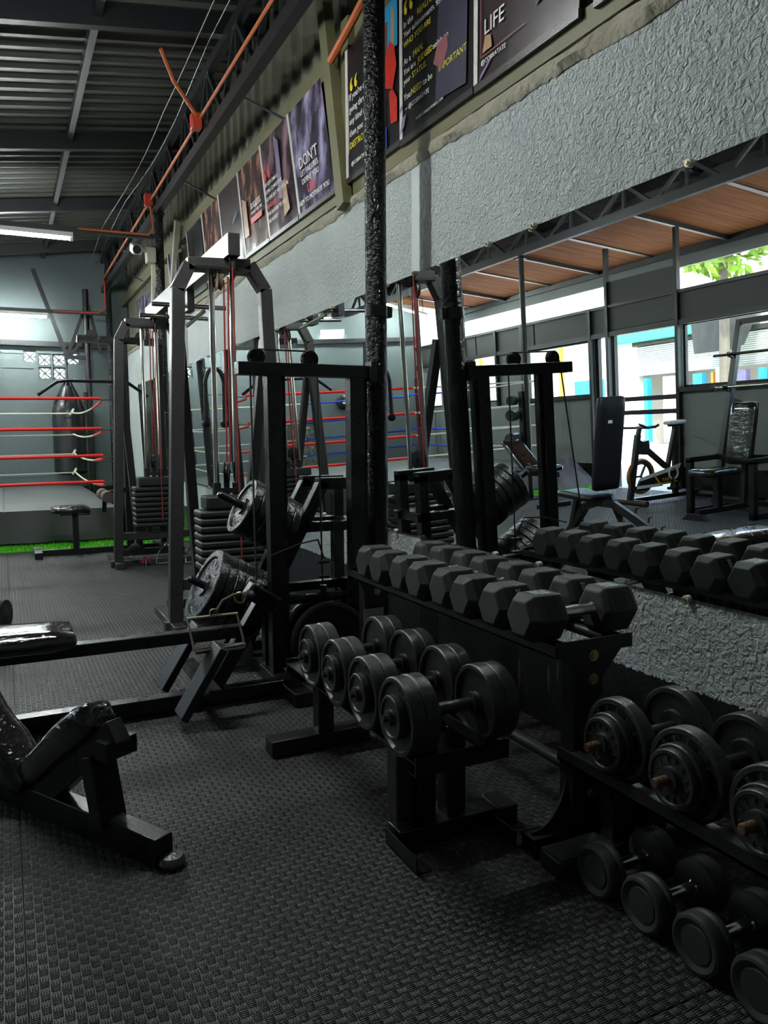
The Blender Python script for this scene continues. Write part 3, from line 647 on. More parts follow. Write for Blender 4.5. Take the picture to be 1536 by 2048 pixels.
MB().lathe([(-.07, .013), (-.064, .019), (-.055, .0155), (-.03, .016), (0, .0185), (.03, .016), (.055, .0155), (.064, .019), (.07, .013)], (0, 0, .0645), (1, 0, 0), 16).obj('handle', KNURL, hx)
nf = Vector((0, -.866, .5)); dn = Vector((0, -.5, -.866))
for sg in (-1, 1):
    c = Vector((sg*.118, 0, .0645))+nf*.0641
    MB().box(c, (.042, .056, .0012), Matrix((Vector((1, 0, 0)), dn, -nf)).transposed()).obj('label_panel', LBL, hx)
hex_plain = hx
hy = [1.705, 1.857, 2.006, 2.154, 2.303, 2.451, 2.6, 2.748]
words = ['hex dumbbell with cream print on its top facet at the near end of the rack', 'hex dumbbell marked 20KG next to the end one', 'third hex dumbbell from the bolted rack end', 'fourth hex dumbbell from the bolted rack end',
         'fifth hex dumbbell from the bolted rack end', 'sixth hex dumbbell from the bolted rack end', 'second hex dumbbell from the pipe column', 'hex dumbbell nearest the pipe column']
allhex = []
for i, yv in enumerate(hy):
    if i == 0: hx['label'] = words[0]; allhex.append(hx)
    else: allhex.append(dup(hx, (1.425+(.004 if i % 2 else -.006), yv, .5715), 0, words[i]))
for i, o_ in enumerate(allhex):
    o_['label'] = words[i]
    if i == 1:
        for sg in (-1, 1):
            c = Vector((sg*.118, 0, .0645))+nf*.0652
            text('20KG', .021, frame(dn, (1, 0, 0), c-dn*.026-Vector((.008, 0, 0))), LTXT, o_)
    if i == 0:
        for sg in (-1, 1):
            MB().box((sg*.122, 0, .0645+.0641), (.05, .05, .0012)).obj('label_panel', print_mat('top_label_print%d' % sg, [(.42, (.008, .008, .008)), (.5, (.45, .40, .10) if sg > 0 else (.5, .48, .40)), (.6, (.02, .02, .02))], 60, 3+sg), o_)
t = thing('dumbbell_rack', 'black single-tier rack with bolted wing brackets carrying hex dumbbells', 'rack', (1.42, 2.3, 0)); o = (1.42, 2.3, 0)
for xv in (1.335, 1.515): MB(o).cyl((xv, 1.62, .556), (xv, 2.98, .556), .016).obj('rail', BLACKM, t)
MB(o).bx(1.285, 1.29, 1.60, 2.98, .540, .573).obj('front_edge', BLACKM, t); MB(o).bx(1.285, 1.32, 1.60, 2.98, .540, .545).obj('tray_lip', BLACKM, t)
MB(o).bx(1.54, 1.545, 1.60, 2.98, .545, .572).obj('back_edge', BLACKM, t)
for yv in (1.60, 2.96):
    MB(o).prism([(-.135, .583), (.125, .583), (.125, .545), (.085, .545), (.022, .475), (.018, .42), (-.068, .42), (-.072, .475), (-.105, .545), (-.135, .548)], (1.42, yv, 0), (1, 0, 0), (0, 0, 1), -.006).obj('end_bracket', BLACKM, t)
    MB(o).bx(1.352, 1.437, yv+.006, yv+.066, .05, .53).obj('upright', BLACKM, t, .003)
    for zv in (.536, .471, .21, .149): 
        b_ = MB(o).cyl((1.408, yv-.007, zv), (1.408, yv+.001, zv), .011, n=6).obj('bolt', GOLD, t)
        MB(o).cyl((1.408, yv-.002, zv), (1.408, yv+.001, zv), .016, n=14).obj('washer', GOLD, b_)
    for sgn, x0 in ((-1, 1.352), (1, 1.437)):
        pl = [(0, .22), (0, .052)]+[(sgn*.115, .052)]+[(sgn*(.115-.115*math.sin(a)), .052+.16*(1-math.cos(a))+.006) for a in [PI/2*k/8 for k in range(9)]]
        MB(o).prism(pl, (x0, yv+.033, 0), (1, 0, 0), (0, 0, 1), -.007).obj('gusset', BLACKM, t)
    ft = MB(o)
    for q in ((1.225, 1.62, yv+.006, yv+.066, 0, .004), (1.225, 1.62, yv+.006, yv+.066, .047, .051), (1.225, 1.62, yv+.006, yv+.010, 0, .051), (1.225, 1.62, yv+.062, yv+.066, 0, .051)): ft.bx(*q)
    ft.obj('foot', BLACKM, t)
MB(o).cyl((1.40, 1.64, .195), (1.40, 2.98, .195), .018).obj('cross_pipe', BLACKM, t)
st = MB(o).bx(1.345, 1.435, 2.953, 2.955, .26, .40).obj('sticker', M('sticker_grey', (.40, .37, .34), .5), t)
text('AYO', .036, frame((0, 0, 1), (-1, 0, 0), (1.395-1.42, 2.951-2.3, .268)), M('sticker_red', (.35, .01, .02), .5), t); text('EQUIPMENT', .020, frame((0, 0, 1), (-1, 0, 0), (1.424-1.42, 2.951-2.3, .265)), LBL, t)

# ------------------------------------------------------------------ plate dumbbells on the low stand
def fixed_db(r, mat, th=.045, gap=.165, lab='x', small=.55, thread=None):
    """two plates a side on a bar, a smaller collar plate outside"""
    t = thing('plate_dumbbell', lab, 'dumbbell')
    z = r
    MB().cyl((-gap/2-.01, 0, z), (gap/2+.01, 0, z), .016, n=14).obj('handle', IRON, t)
    for s_ in (-1, 1):
        x0 = s_*gap/2
        for k in range(2):
            MB().lathe(plate_prof(r*(1 if k == 0 else .985), th, .26, .12), (x0+s_*k*th*.98, 0, z), (s_, 0, 0), 36).obj('plate', mat, t); outer = COL.objects[-1]
        xo = x0+s_*2*th*.98
        MB().lathe(plate_prof(r*small, .022, .36, .14), (xo-s_*.006, 0, z), (s_, 0, 0), 28).obj('collar_plate', mat, t)
        MB().cyl((xo, 0, z), (xo+s_*.024, 0, z), r*.20, n=18).cyl((xo+s_*.02, 0, z), (xo+s_*.036, 0, z), r*.09, n=6).obj('end_nut', IRON, t)
        emboss(MB(), (xo-s_*.008, 0, z), (s_, 0, 0), r*.74, 9, .017, .3, PI*.7).obj('embossing', mat, outer)
        MB().cyl((x0-s_*.012, 0, z), (x0, 0, z), .03, n=16).obj('inner_collar', IRON, t)
    return t
fd = fixed_db(.1025, IRON, .04, .155, 'plate dumbbell at the near end of the low stand'); fd.location = (1.015, 1.705, .320)
fd['group'] = 'plate dumbbells on the low stand'
for i, (yv, l_) in enumerate(((1.911, 'second plate dumbbell on the low stand, next to the near end one'), (2.117, 'third plate dumbbell on the low stand, next to the far end one'), (2.323, 'plate dumbbell at the far end of the low stand beside the tower'))):
    dup(fd, (1.015, yv, .320), 0, l_)
t = thing('dumbbell_stand', 'low black stand of angle iron and square posts under plate dumbbells', 'rack', (1.04, 2.1, 0)); o = (1.04, 2.1, 0)
for xa, xb, xi in ((.88, .947, .943), (1.084, 1.15, 1.084)):
    MB(o).bx(xa, xb, 1.64, 2.62, .315, .321).bx(xi, xi+.004, 1.64, 2.62, .316, .352).obj('tray_rail', BLACKM, t)
for yv in (1.64, 2.615): MB(o).bx(.88, 1.16, yv-.004, yv+.002, .285, .335).bx(.88, 1.16, yv, yv+.04, .285, .29).obj('end_angle', BLACK, t)
MB(o).bx(.945, .995, 1.87, 1.93, .05, .318).obj('post', GUN, t, .003); MB(o).bx(.997, 1.05, 1.83, 1.89, .05, .318).obj('post', BLACK, t, .003); MB(o).bx(1.082, 1.142, 1.82, 1.88, .05, .318).obj('post', BLACK, t, .003)
MB(o).bx(.92, 1.26, 1.80, 1.87, .0, .055).obj('foot', BLACK, t, .003); MB(o).bx(1.235, 1.30, 1.785, 1.885, .0, .062).obj('foot_cap', BLACKM, t, .006)
MB(o).bx(.90, 1.13, 1.83, 1.92, .300, .318).obj('tray_cross', BLACK, t); MB(o).bx(.90, 1.13, 2.56, 2.62, .300, .318).obj('tray_cross', BLACK, t)
for xv in (.905, 1.215): MB(o).bx(xv, xv+.004, 1.68, 1.86, 0, .045).bx(xv, xv+.045, 1.68, 1.86, 0, .004).obj('foot_angle', BLACKM, t)
MB(o).bx(1.16, 1.164, 1.9, 2.06, 0, .05).obj('floor_angle', BLACK, t)
MB(o).bx(.98, 1.04, 2.56, 2.62, .05, .318).obj('post', BLACK, t, .003); MB(o).bx(.80, 1.18, 2.55, 2.63, 0, .06).obj('foot', BLACKM, t, .003)

# ------------------------------------------------------------------ right hand rack with large plate dumbbells
t = thing('dumbbell_stand', 'black angle iron stand with large plate dumbbells against the skirting band', 'rack', (1.42, 1.0, 0)); o = (1.42, 1.0, 0)
MB(o).bx(1.265, 1.27, .3, 1.57, .285, .32).bx(1.265, 1.34, .3, 1.57, .285, .293).obj('tray_rail', BLACKM, t)
MB(o).bx(1.537, 1.542, .3, 1.57, .285, .318).bx(1.45, 1.542, .3, 1.57, .285, .293).obj('tray_rail', BLACKM, t)
for yv in (1.54, .36):
    MB(o).bx(1.40, 1.475, yv-.04, yv+.03, .05, .29).obj('post', BLACK, t, .003); MB(o).bx(1.53, 1.59, yv-.04, yv+.03, .05, .29).obj('post', BLACK, t, .003)
    MB(o).bx(1.27, 1.61, yv-.035, yv+.025, .255, .286).obj('cross_bar', BLACK, t); MB(o).bx(1.215, 1.72, yv-.055, yv+.035, 0, .055).obj('foot', BLACKM, t, .008)
big = thing('plate_dumbbell', 'large plate dumbbell with rusty bar end beside the rack upright', 'dumbbell', (1.40, 1.385, .292), group='large plate dumbbells on the corner stand')
r = .103
MB().cyl((-.10, 0, r), (.10, 0, r), .0175, n=14).obj('handle', IRON, big)
for s_ in (-1, 1):
    MB().lathe(plate_prof(r, .036, .42, .13), (s_*.075, 0, r), (s_, 0, 0), 40).obj('plate', IRON, big); outer = COL.objects[-1]
    emboss(MB(), (s_*.112, 0, r), (s_, 0, 0), r*.77, 14, .014).obj('embossing', IRON, outer)
    MB().lathe(plate_prof(r*.70, .024, .4, .14), (s_*.111, 0, r), (s_, 0, 0), 34).obj('middle_plate', IRON, big)
    MB().lathe(plate_prof(r*.62, .020, .4, .14), (s_*.133, 0, r), (s_, 0, 0), 30).obj('collar_plate', IRON, big); outer = COL.objects[-1]
    emboss(MB(), (s_*.150, 0, r), (s_, 0, 0), r*.42, 12, .011).obj('embossing', IRON, outer)
    MB().cyl((s_*.15, 0, r), (s_*.162, 0, r), .026, n=18).obj('washer', IRON, big)
    MB().lathe([(0, .012)]+[(k*.0035+.003, .0115 if k % 2 else .0102) for k in range(10)]+[(.040, .009)], (s_*.158, 0, r), (s_, 0, 0), 14).obj('threaded_end', RUST, big)
dup(big, (1.40, 1.172, .292), 0, 'large plate dumbbell in the middle of the corner stand'); dup(big, (1.40, .955, .292), 0, 'large plate dumbbell with bright rusty bar end past the middle one')
dup(big, (1.40, .735, .292), 0, 'large plate dumbbell at the frame edge of the corner stand')
# round dumbbells on the floor beneath
sd = thing('round_dumbbell', 'round rubber dumbbell with chrome handle beside the stand foot', 'dumbbell', (1.36, 1.405, 0), group='round dumbbells on the floor under the stand')
r = .064
MB().lathe([(-.062, .011), (-.06, .017), (-.054, .017), (-.05, .0135), (-.03, .0145), (.03, .0145), (.05, .0135), (.054, .017), (.06, .017), (.062, .011)], (0, 0, r), (1, 0, 0), 18).obj('handle', CHROME, sd)
for s_ in (-1, 1):
    MB().lathe([(0, .02), (0, r*.85), (.004, r*.97), (.014, r), (.018, r*.97), (.021, r*.93), (.024, r*.97), (.030, r), (.046, r), (.052, r*.95), (.054, r*.85), (.050, r*.72), (.047, r*.64), (.050, r*.60), (.051, .02)], (s_*.058, 0, r), (s_, 0, 0), 36).obj('head', RUBBER, sd)
for yv, l_ in ((1.25, 'second round rubber dumbbell along the floor under the stand'), (1.095, 'third round rubber dumbbell along the floor under the stand'), (.945, 'fourth round rubber dumbbell along the floor under the stand'), (.79, 'fifth round rubber dumbbell along the floor under the stand')):
    dup(sd, (1.36, yv, 0), 0, l_)

# ------------------------------------------------------------------ wrapped pad helper
def pad(c, d, rot=None, bev=.03, wob=.004, dom=.0):
    """upholstered block with rounded edges and a slightly uneven skin"""
    bm = bmesh.new(); bmesh.ops.create_cube(bm, size=1.0)
    bmesh.ops.subdivide_edges(bm, edges=bm.edges[:], cuts=7, use_grid_fill=True)
    c = Vector(c); vs_ = []
    for v in bm.verts:
        p = Vector((v.co.x*d[0], v.co.y*d[1], v.co.z*d[2])); h_ = Vector(d)/2
        q = Vector([max(-h_[i]+bev, min(h_[i]-bev, p[i])) if h_[i] > bev else 0 for i in range(3)]); e_ = p-q
        if e_.length > 1e-6: p = q+e_.normalized()*min(bev, max(abs(k) for k in e_))
        p.z += dom*(1-(2*v.co.x)**2)*(1-(2*v.co.y)**2)*(1 if v.co.z > 0 else 0)
        nz = noise.noise_vector(p*11+c*3)*wob; p += nz
        if rot: p = rot @ p
        vs_.append(c+p)
    fs_ = [tuple(v.index for v in f.verts) for f in bm.faces]; bm.free(); return vs_, fs_

# ------------------------------------------------------------------ small bench at the left edge of the frame
A0 = Vector((.284, 2.018, 0)); dS = Vector((-.5083, .8612, 0)); dP = Vector((.8612, .5083, 0))
P3 = lambda s_, z, off=0: A0+dS*s_+dP*off+Vector((0, 0, z))
t = thing('gym_bench', 'small black bench with two plastic-wrapped pads on a floor tube', 'bench', A0)
MB(A0).beam(P3(-.02, .041, .045), P3(1.12, .041, .045), .06, .08).obj('base_tube', BLACK, t, .004)
MB(A0).lathe([(0, .02), (.004, .035), (.015, .038), (.03, .03), (.036, .01)], P3(-.035, .0, .055), (0, 0, 1), 16).obj('foot_pad', M('scuffed_foil', (.10, .10, .10), .3, metal=.5, bump=1, bs=90), t)
MB(A0).beam(P3(.55, .03, .045), P3(.15, .335, .045), .07, .05, dP).obj('pad_support', BLACK, t, .003)
MB(A0).beam(P3(.205, .05, .045), P3(.25, .25, .045), .085, .05, dS).obj('upright', BLACK, t, .003)
MB(A0).beam(P3(.17, .285, .0), P3(.17, .285, .10), .05, .05).obj('cross_piece', BLACK, t)
ax = (P3(.15, .335)-P3(.55, .03)).normalized(); nrm = dP.cross(ax).normalized(); nrm = nrm if nrm.z > 0 else -nrm
rot = Matrix((ax, nrm.cross(ax), nrm)).transposed()
vv, ff = pad(P3(.345, .185, .045)+nrm*.078, (.42, .12, .095), rot, .035, .007); MB(A0).add(vv, ff).obj('back_pad', WRAP, t, sharp=60)
ax2 = (P3(1.05, .42)-P3(.60, .09)).normalized(); n2 = dP.cross(ax2).normalized(); n2 = n2 if n2.z > 0 else -n2
vv, ff = pad(P3(.78, .17, .045)+n2*.05, (.46, .13, .095), Matrix((ax2, n2.cross(ax2), n2)).transposed(), .035, .008); MB(A0).add(vv, ff).obj('seat_pad', WRAP, t, sharp=60)
MB(A0).beam(P3(.62, .05, .045), P3(1.1, .34, .045), .06, .05, dP).obj('seat_support', BLACK, t); MB(A0).beam(P3(1.0, .05, .045), P3(1.0, .28, .045), .06, .05, dS).obj('upright', BLACK, t)

# ------------------------------------------------------------------ seated row machine with plate carriage
o = (1.0, 3.2, 0); t = thing('row_machine', 'black seated row machine with long base bar, foot plates and plate-loaded tower', 'machine', o)
MB(o).bx(-.95, 1.06, 3.185, 3.25, .0, .068).obj('base_bar', BLACK, t, .004)
MB(o).bx(1.045, 1.125, 3.0, 3.62, .0, .06).obj('floor_foot', BLACK, t, .004); MB(o).bx(1.45, 1.52, 3.14, 3.60, .0, .06).obj('floor_foot', BLACK, t, .004); MB(o).bx(-.80, -.72, 2.95, 3.45, 0, .06).obj('floor_foot', BLACK, t, .004); MB(o).bx(1.125, 1.45, 3.32, 3.38, 0, .05).obj('floor_cross', BLACK, t)
for xa, xb in ((1.054, 1.12), (1.45, 1.52)):
    MB(o).bx(xa, xb, 3.317, 3.383, .05, 1.405).obj('tower_post', BLACK, t, .003); MB(o).bx(xb+.004, xb+.02, 3.33, 3.37, .05, 1.405).obj('guide_strip', BLACKR, t)
MB(o).bx(.925, 1.565, 3.312, 3.388, 1.40, 1.456).obj('top_beam', BLACK, t, .003)
MB(o).bx(1.545, 1.575, 3.29, 3.36, 1.385, 1.475).obj('column_bracket', BLACKM, t)
for xv in (1.02, 1.268):
    MB(o).lathe([(-.014, .036), (-.010, .040), (-.004, .032), (.004, .032), (.010, .040), (.014, .036)], (xv, 3.36, 1.480), (0, 1, 0), 22).obj('pulley', BLACKR, t)
MB(o).tube([(.955, 3.22, .47), (.985, 3.345, 1.46), (.995, 3.36, 1.50), (1.02, 3.36, 1.515), (1.268, 3.36, 1.515), (1.298, 3.36, 1.50), (1.305, 3.36, 1.48), (1.315, 3.36, .44)], .0042, 6).obj('cable', CABLEB, t)
MB(o).tube([(1.315, 3.34, .57), (1.28, 3.32, .66), (1.18, 3.27, .655), (1.04, 3.27, .61)], .004, 6).obj('loose_cable', CABLEB, t)
MB(o).cyl((1.11, 3.35, .385), (1.46, 3.35, .385), .022).obj('carriage_bar', BLACKR, t); MB(o).cyl((1.315, 3.35, .19), (1.315, 3.35, .44), .017).cyl((1.315, 3.25, .19), (1.315, 3.46, .19), .018).obj('carriage_pin', BLACK, t)
for z in (.55, .48): MB(o).bx(1.29, 1.34, 3.33, 3.37, z-.006, z+.006).obj('cable_clamp', GUN, t)
MB(o).bx(1.11, 1.46, 3.455, 3.505, .40, .44).obj('rear_bar', BLACK, t); MB(o).bx(1.45, 1.50, 3.455, 3.505, .05, .44).obj('rear_post', BLACK, t); MB(o).bx(1.06, 1.12, 3.455, 3.505, .05, .44).obj('rear_post', BLACK, t)
MB(o).bx(-.62, .95, 3.17, 3.23, .285, .335).obj('seat_beam', BLACK, t, .004)
MB(o).beam((.735, 3.2, .05), (1.0, 3.2, .47), .06, .06, (0, 1, 0)).obj('front_strut', BLACK, t, .003)
MB(o).bx(-.55, -.49, 3.17, 3.23, .06, .29).obj('seat_post', BLACK, t)
vv, ff = pad((-.155, 3.2, .372), (.74, .28, .075), None, .035, .004, .01); MB(o).add(vv, ff).obj('seat_pad', WRAP, t, sharp=60)
fx = Vector((.155, 0, .25)).normalized(); fn = Vector((-.25, 0, .155)).normalized(); rt = Matrix((fx, Vector((0, 1, 0)), fx.cross(Vector((0, 1, 0))))).transposed()
for yv in (3.0, 3.40): MB(o).box((.655, yv, .175), (.31, .13, .032), rt).obj('foot_plate', BLACKM, t, .004)
MB(o).beam((.70, 2.95, .12), (.70, 3.45, .12), .05, .05).obj('foot_plate_axle', BLACK, t)
MB(o).box((.955, 3.15, .455), (.15, .075, .075), Matrix.Rotation(math.radians(35), 3, 'Y')).obj('pulley_box', BLACK, t, .012)
hd = thing('stirrup_grip', 'brass coloured stirrup grip hooked to the row machine cable', 'grip', (.72, 3.05, .28)); o = (.72, 3.05, .28)
MB(o).tube([(.645, 3.05, .285), (.62, 3.05, .42), (.82, 3.05, .42), (.85, 3.05, .283)], .006, 8).obj('frame', M('worn_brass', (.72, .64, .48), .35, metal=.9, var=.3, vs=30), hd)
MB(o).lathe([(0, .011), (.004, .014), (.1, .0155), (.196, .014), (.205, .011)], (.645, 3.05, .285), (1, 0, 0), 14).obj('grip', CHROME, hd)
MB(o).torus((.725, 3.05, .432), (0, 1, 0), .014, .004, 16).obj('ring', GOLD, hd)
MB(o).tube([(.73, 3.05, .43), (.765, 3.06, .475), (.815, 3.08, .49), (.87, 3.10, .49)], .006).obj('strap', M('webbing', (.07, .065, .05), .7), hd)
MB(o).lathe([(-.028, .004), (-.022, .018), (0, .028), (.022, .018), (.028, .004)], (.885, 3.10, .475), (1, 0, .3), 16).obj('ball_stop', VINYL, hd); MB(o).torus((.845, 3.09, .475), (.3, 1, 0), .022, .003, 16).obj('clip', GOLD, hd)
wp = thing('weight_plate', 'large glossy black weight plate in front on the tower carriage', 'plate', (1.315, 3.265, .005), group='glossy plates on the tower carriage')
MB().lathe(plate_prof(.185, .035, .25, .12), (0, -.0, .185), (0, 1, 0), 44).obj('disc', IRONG, wp); outer = COL.objects[-1]; emboss(MB(), (0, -.001, .185), (0, -1, 0), .125, 8, .022, .9, 1.4).obj('embossing', IRONG, outer)
dup(wp, (1.315, 3.40, .005), 0, 'large glossy black weight plate behind on the tower carriage')

# ------------------------------------------------------------------ plate tree behind the tower
o = (1.35, 3.8, 0); t = thing('plate_tree', 'black A-shaped plate tree loaded with glossy weight plates', 'rack', o); yc = 3.75
inc = lambda z: 1.47-(.90-z)*.5314
for yv in (3.74, 3.98):
    MB(o).beam((inc(.03), yv, .03), (1.475, yv, .90), .06, .06, (0, 1, 0)).obj('sloping_post', BLACK, t, .004)
    MB(o).bx(1.44, 1.68, yv-.03, yv+.03, .86, .92).obj('top_bar', BLACK, t, .004); MB(o).bx(1.62, 1.68, yv-.03, yv+.03, .0, .90).obj('back_post', BLACK, t, .004)
    MB(o).bx(inc(.66)+.02, 1.70, yv-.03, yv+.03, .645, .695).obj('shelf_bar', BLACK, t, .004); MB(o).bx(.93, 1.72, yv-.03, yv+.03, 0, .05).obj('floor_bar', BLACK, t, .004)
MB(o).bx(1.62, 1.68, 3.77, 3.95, .645, .695).obj('cross_bar', BLACK, t); MB(o).bx(1.62, 1.68, 3.77, 3.95, .30, .35).obj('cross_bar', BLACK, t)
MB(o).prism([(-.045, 0), (.045, 0), (.03, .12), (-.02, .14)], (1.03, 3.68, .004), (1, 0, 0), (0, 0, 1), -.02).obj('foot_bracket', M('galvanised', (.28, .29, .28), .45, metal=.4, var=.3, vs=50), t)
pd = Vector((-.8829, 0, .4695)); ptmesh = {}
def tree_stack(z, r, n, tt, label, group, peg):
    b = Vector((inc(z)-.03, yc, z)); MB(o).cyl(b, b+pd*peg, .019).cyl(b+pd*peg, b+pd*(peg+.012), .019, .010).obj('peg', BLACK, t)
    for k in range(n):
        last = k == n-1; rr = r*(1 if last else (1.0 if k % 2 else .985))
        w_ = thing('weight_plate', (label[1] if last else label[0]), 'plate', b+pd*(.03+k*tt*1.02), group=None if last else group)
        key = (round(rr, 4), tt, last)
        if key not in ptmesh: ptmesh[key] = (MB().lathe(plate_prof(rr, tt, .28, .2), (0, 0, 0), pd, 44).mesh('disc', IRONG), emboss(MB(), pd*(tt*.80), pd, rr*.62, 16, rr*.13).mesh('embossing', IRONG) if last else None)
        dk = link('disc', ptmesh[key][0], w_)
        if last: link('embossing', ptmesh[key][1], dk)
tree_stack(.275, .19, 6, .044, ('glossy black plate in the lower stack on the plate tree', 'outermost plate with raised marks on the lower stack of the plate tree'), 'lower stack plates on the tree', .37)
tree_stack(.655, .145, 6, .044, ('glossy black plate in the upper stack on the plate tree', 'outermost plate with raised marks on the upper stack of the plate tree'), 'upper stack plates on the tree', .42)

# ------------------------------------------------------------------ cable crossover: two towers joined by an overhead beam
def stack_plate(parent, x0, x1, y0, y1, z0, z1, o):
    MB(o).bx(x0, x1, y0, y1, z0+.003, z1-.003).obj('stack_plate', STACK, parent, .012, 2)
def tower(y, label, deep):
    o = (1.2, y, 0); t = thing('cable_tower', label, 'machine', o)
    pts = [(.865, 0.0), (.94, 1.98), (1.01, 2.12), (1.365, 2.135), (1.455, 2.0), (1.545, 0)]
    for i, nm in enumerate(('front_leg', 'arch_piece', 'arch_piece', 'arch_piece', 'front_leg')):
        a, b = pts[i], pts[i+1]; e = Vector((b[0]-a[0], 0, b[1]-a[1])).normalized()*.012*(1 if 0 < i else 0)
        MB(o).beam(Vector((a[0], y, a[1]))-e, (b[0], y, b[1]), .075, .075, (0, 1, 0)).obj(nm, GUN, t, .004)
    MB(o).beam((.95, y+.06, 1.72), (1.12, y+.45, .06), .06, .06, (0, 1, 0)).obj('rear_leg', GUN, t, .003); MB(o).beam((1.47, y+.06, 1.72), (1.40, y+.45, .06), .06, .06, (0, 1, 0)).obj('rear_leg', GUN, t, .003)
    MB(o).bx(.90, 1.53, y-.03, y+.03, .235, .30).obj('cross_bar', GUN, t, .003); MB(o).bx(.80, 1.60, y-.035, y+.035, 0, .055).obj('floor_bar', GUN, t, .003)
    MB(o).bx(.83, .90, y-.16, y+.50, 0, .05).obj('floor_foot', GUN, t, .003); MB(o).bx(1.51, 1.58, y-.10, y+.50, 0, .05).obj('floor_foot', GUN, t, .003); MB(o).bx(.9, 1.53, y+.42, y+.48, .03, .09).obj('floor_bar', GUN, t)
    for xv in (1.135, 1.255):
        MB(o).cyl((xv, y, .29), (xv, y, 2.09), .0165, n=16).obj('guide_rod', CHROME, t); MB(o).cyl((xv, y, .29), (xv, y, .345), .026, n=14).obj('spring', RUST, t); MB(o).cyl((xv, y, .79), (xv, y, .86), .026, n=14).obj('bushing', BLACKM, t)
    for k in range(8): stack_plate(t, 1.01, 1.43, y-.11, y+.09, .345+.045*k, .345+.045*(k+1), o)
    stack_plate(t, 1.05, 1.40, y-.09, y+.07, .705, .79, o)
    MB(o).bx(1.12, 1.27, y-.03, y+.03, .80, .83).cyl((1.195, y, .79), (1.195, y, .89), .018).obj('yoke', BLACKM, t)
    def pulley(c, r, axis, mat=BLACKM):
        MB(o).lathe([(-.016, r*.9), (-.013, r), (-.004, r*.84), (.004, r*.84), (.013, r), (.016, r*.9)], c, axis, 26).cyl(Vector(c)-Vector(axis)*.022, Vector(c)+Vector(axis)*.022, .010, n=10).obj('pulley', mat, t)
    pulley((1.195, y-.01, .925), .062, (1, -.35, 0)); pulley((1.165, y-.05, 2.03), .055, (1, 0, 0), M('brown_pulley', (.10, .06, .04), .4)); pulley((1.235, y-.09, 2.10), .062, (1, -.2, 0)); pulley((.99, y-.14, .17), .05, (0, 1, 0))
    MB(o).bx(1.03, 1.35, y-.10, y+.03, 2.085, 2.10).obj('pulley_plate', BLACKM, t)
    cz = [((1.185, y-.09, 2.03), (1.185, y-.06, .98)), ((1.21, y-.09, 2.05), (1.208, y-.05, .98)), ((1.225, y-.14, 2.1), (1.235, y-.15, .40))]
    for a, b in cz: MB(o).tube([a, b], .005, 6).obj('cable', CABLER, t)
    return t, o
t1, o1 = tower(4.6, 'grey cable tower with red cables behind the plate tree', 1)
t2, o2 = tower(7.12, 'grey cable tower with red cables beside the boxing ring', 1)
t = thing('overhead_beam', 'grey overhead beam with pull-up grips joining the cable towers', 'beam', (1.235, 5.85, 2.2)); o = (1.235, 5.85, 2.2)
MB(o).bx(1.20, 1.27, 4.45, 7.3, 2.16, 2.285).obj('beam', GUN, t, .003)
MB(o).bx(1.21, 1.26, 5.6, 5.75, 2.02, 2.17).bx(1.21, 1.26, 6.15, 6.3, 2.02, 2.17).obj('grip_bracket', BLACKM, t)
for yv in (5.67, 6.22): MB(o).cyl((.98, yv, 2.06), (1.50, yv, 2.06), .016).obj('grip_bar', CHROME, t)
MB(o).cyl((1.34, 5.67, 2.03), (1.34, 6.22, 2.0), .016).obj('grip_bar', CHROME, t)
# triceps rope
o = (1.235, 4.99, 1.24); t = thing('triceps_rope', 'black braided triceps rope hanging from the near cable tower', 'rope', o)
for sgn, xb in ((-1, 1.175), (1, 1.295)):
    pts = []
    for i in range(25):
        k = i/24; pts.append((1.235+(xb-1.235)*min(1, k*4)**.6, 4.99, 1.565-.33*k+.02*math.sin(min(1, k*4)*PI)))
    MB(o).tube(pts, .013, 10).obj('strand', VINYL, t)
    tw = MB(o)
    for i in range(3, 24): a = Vector(pts[i]); tw.beam(a+Vector((-.014, -.006, -.008)), a+Vector((.014, -.006, .008)), .008, .006)
    tw.obj('braid', BLACKM, t); MB(o).lathe([(0, .016), (-.012, .03), (-.03, .03), (-.045, .02), (-.05, .005)], (xb, 4.99, 1.24), (0, 0, 1), 16).obj('end_knob', VINYL, t)
MB(o).tube([(1.235, 4.99, 1.58), (1.24, 4.99, 2.16)], .004).obj('hanger', CABLER, t); MB(o).torus((1.235, 4.99, 1.585), (1, 0, 0), .018, .005).obj('clip', CHROME, t)
# D handles and a red cord on the floor by the second tower
for i, (xv, yv) in enumerate(((1.285, 7.058), (1.535, 6.993))):
    h_ = thing('d_handle', ['chrome D-shaped pulley handle leaning beside the red cord', 'chrome D-shaped pulley handle standing nearest the mirror'][i], 'handle', (xv, yv, 0)); h_.rotation_euler = (math.radians(-20), 0, 0)
    MB().tube([(.105*math.cos(a), 0, .012+.155*math.sin(a)) for a in [PI*k/16 for k in range(17)]], .0065).obj('bow', CHROME, h_); MB().cyl((-.108, 0, .013), (.108, 0, .013), .012).obj('grip', CHROME, h_); MB().torus((0, 0, .183), (0, 1, 0), .016, .004, 14).obj('ring', CHROME, h_)
t = thing('red_cord', 'red cord hooked on the floor bar of the ring-side cable tower', 'cord', (1.08, 7.04, .0))
MB().tube([(.05*math.cos(k*1.1)*(1-.03*k), -.02*k*.1, .02+.055*abs(math.sin(k*.9))) for k in range(18)], .005, 6).obj('loop', CABLER, t); MB().cyl((.0, -.03, 0.004), (.01, -.02, .075), .005).obj('hook', CHROME, t)

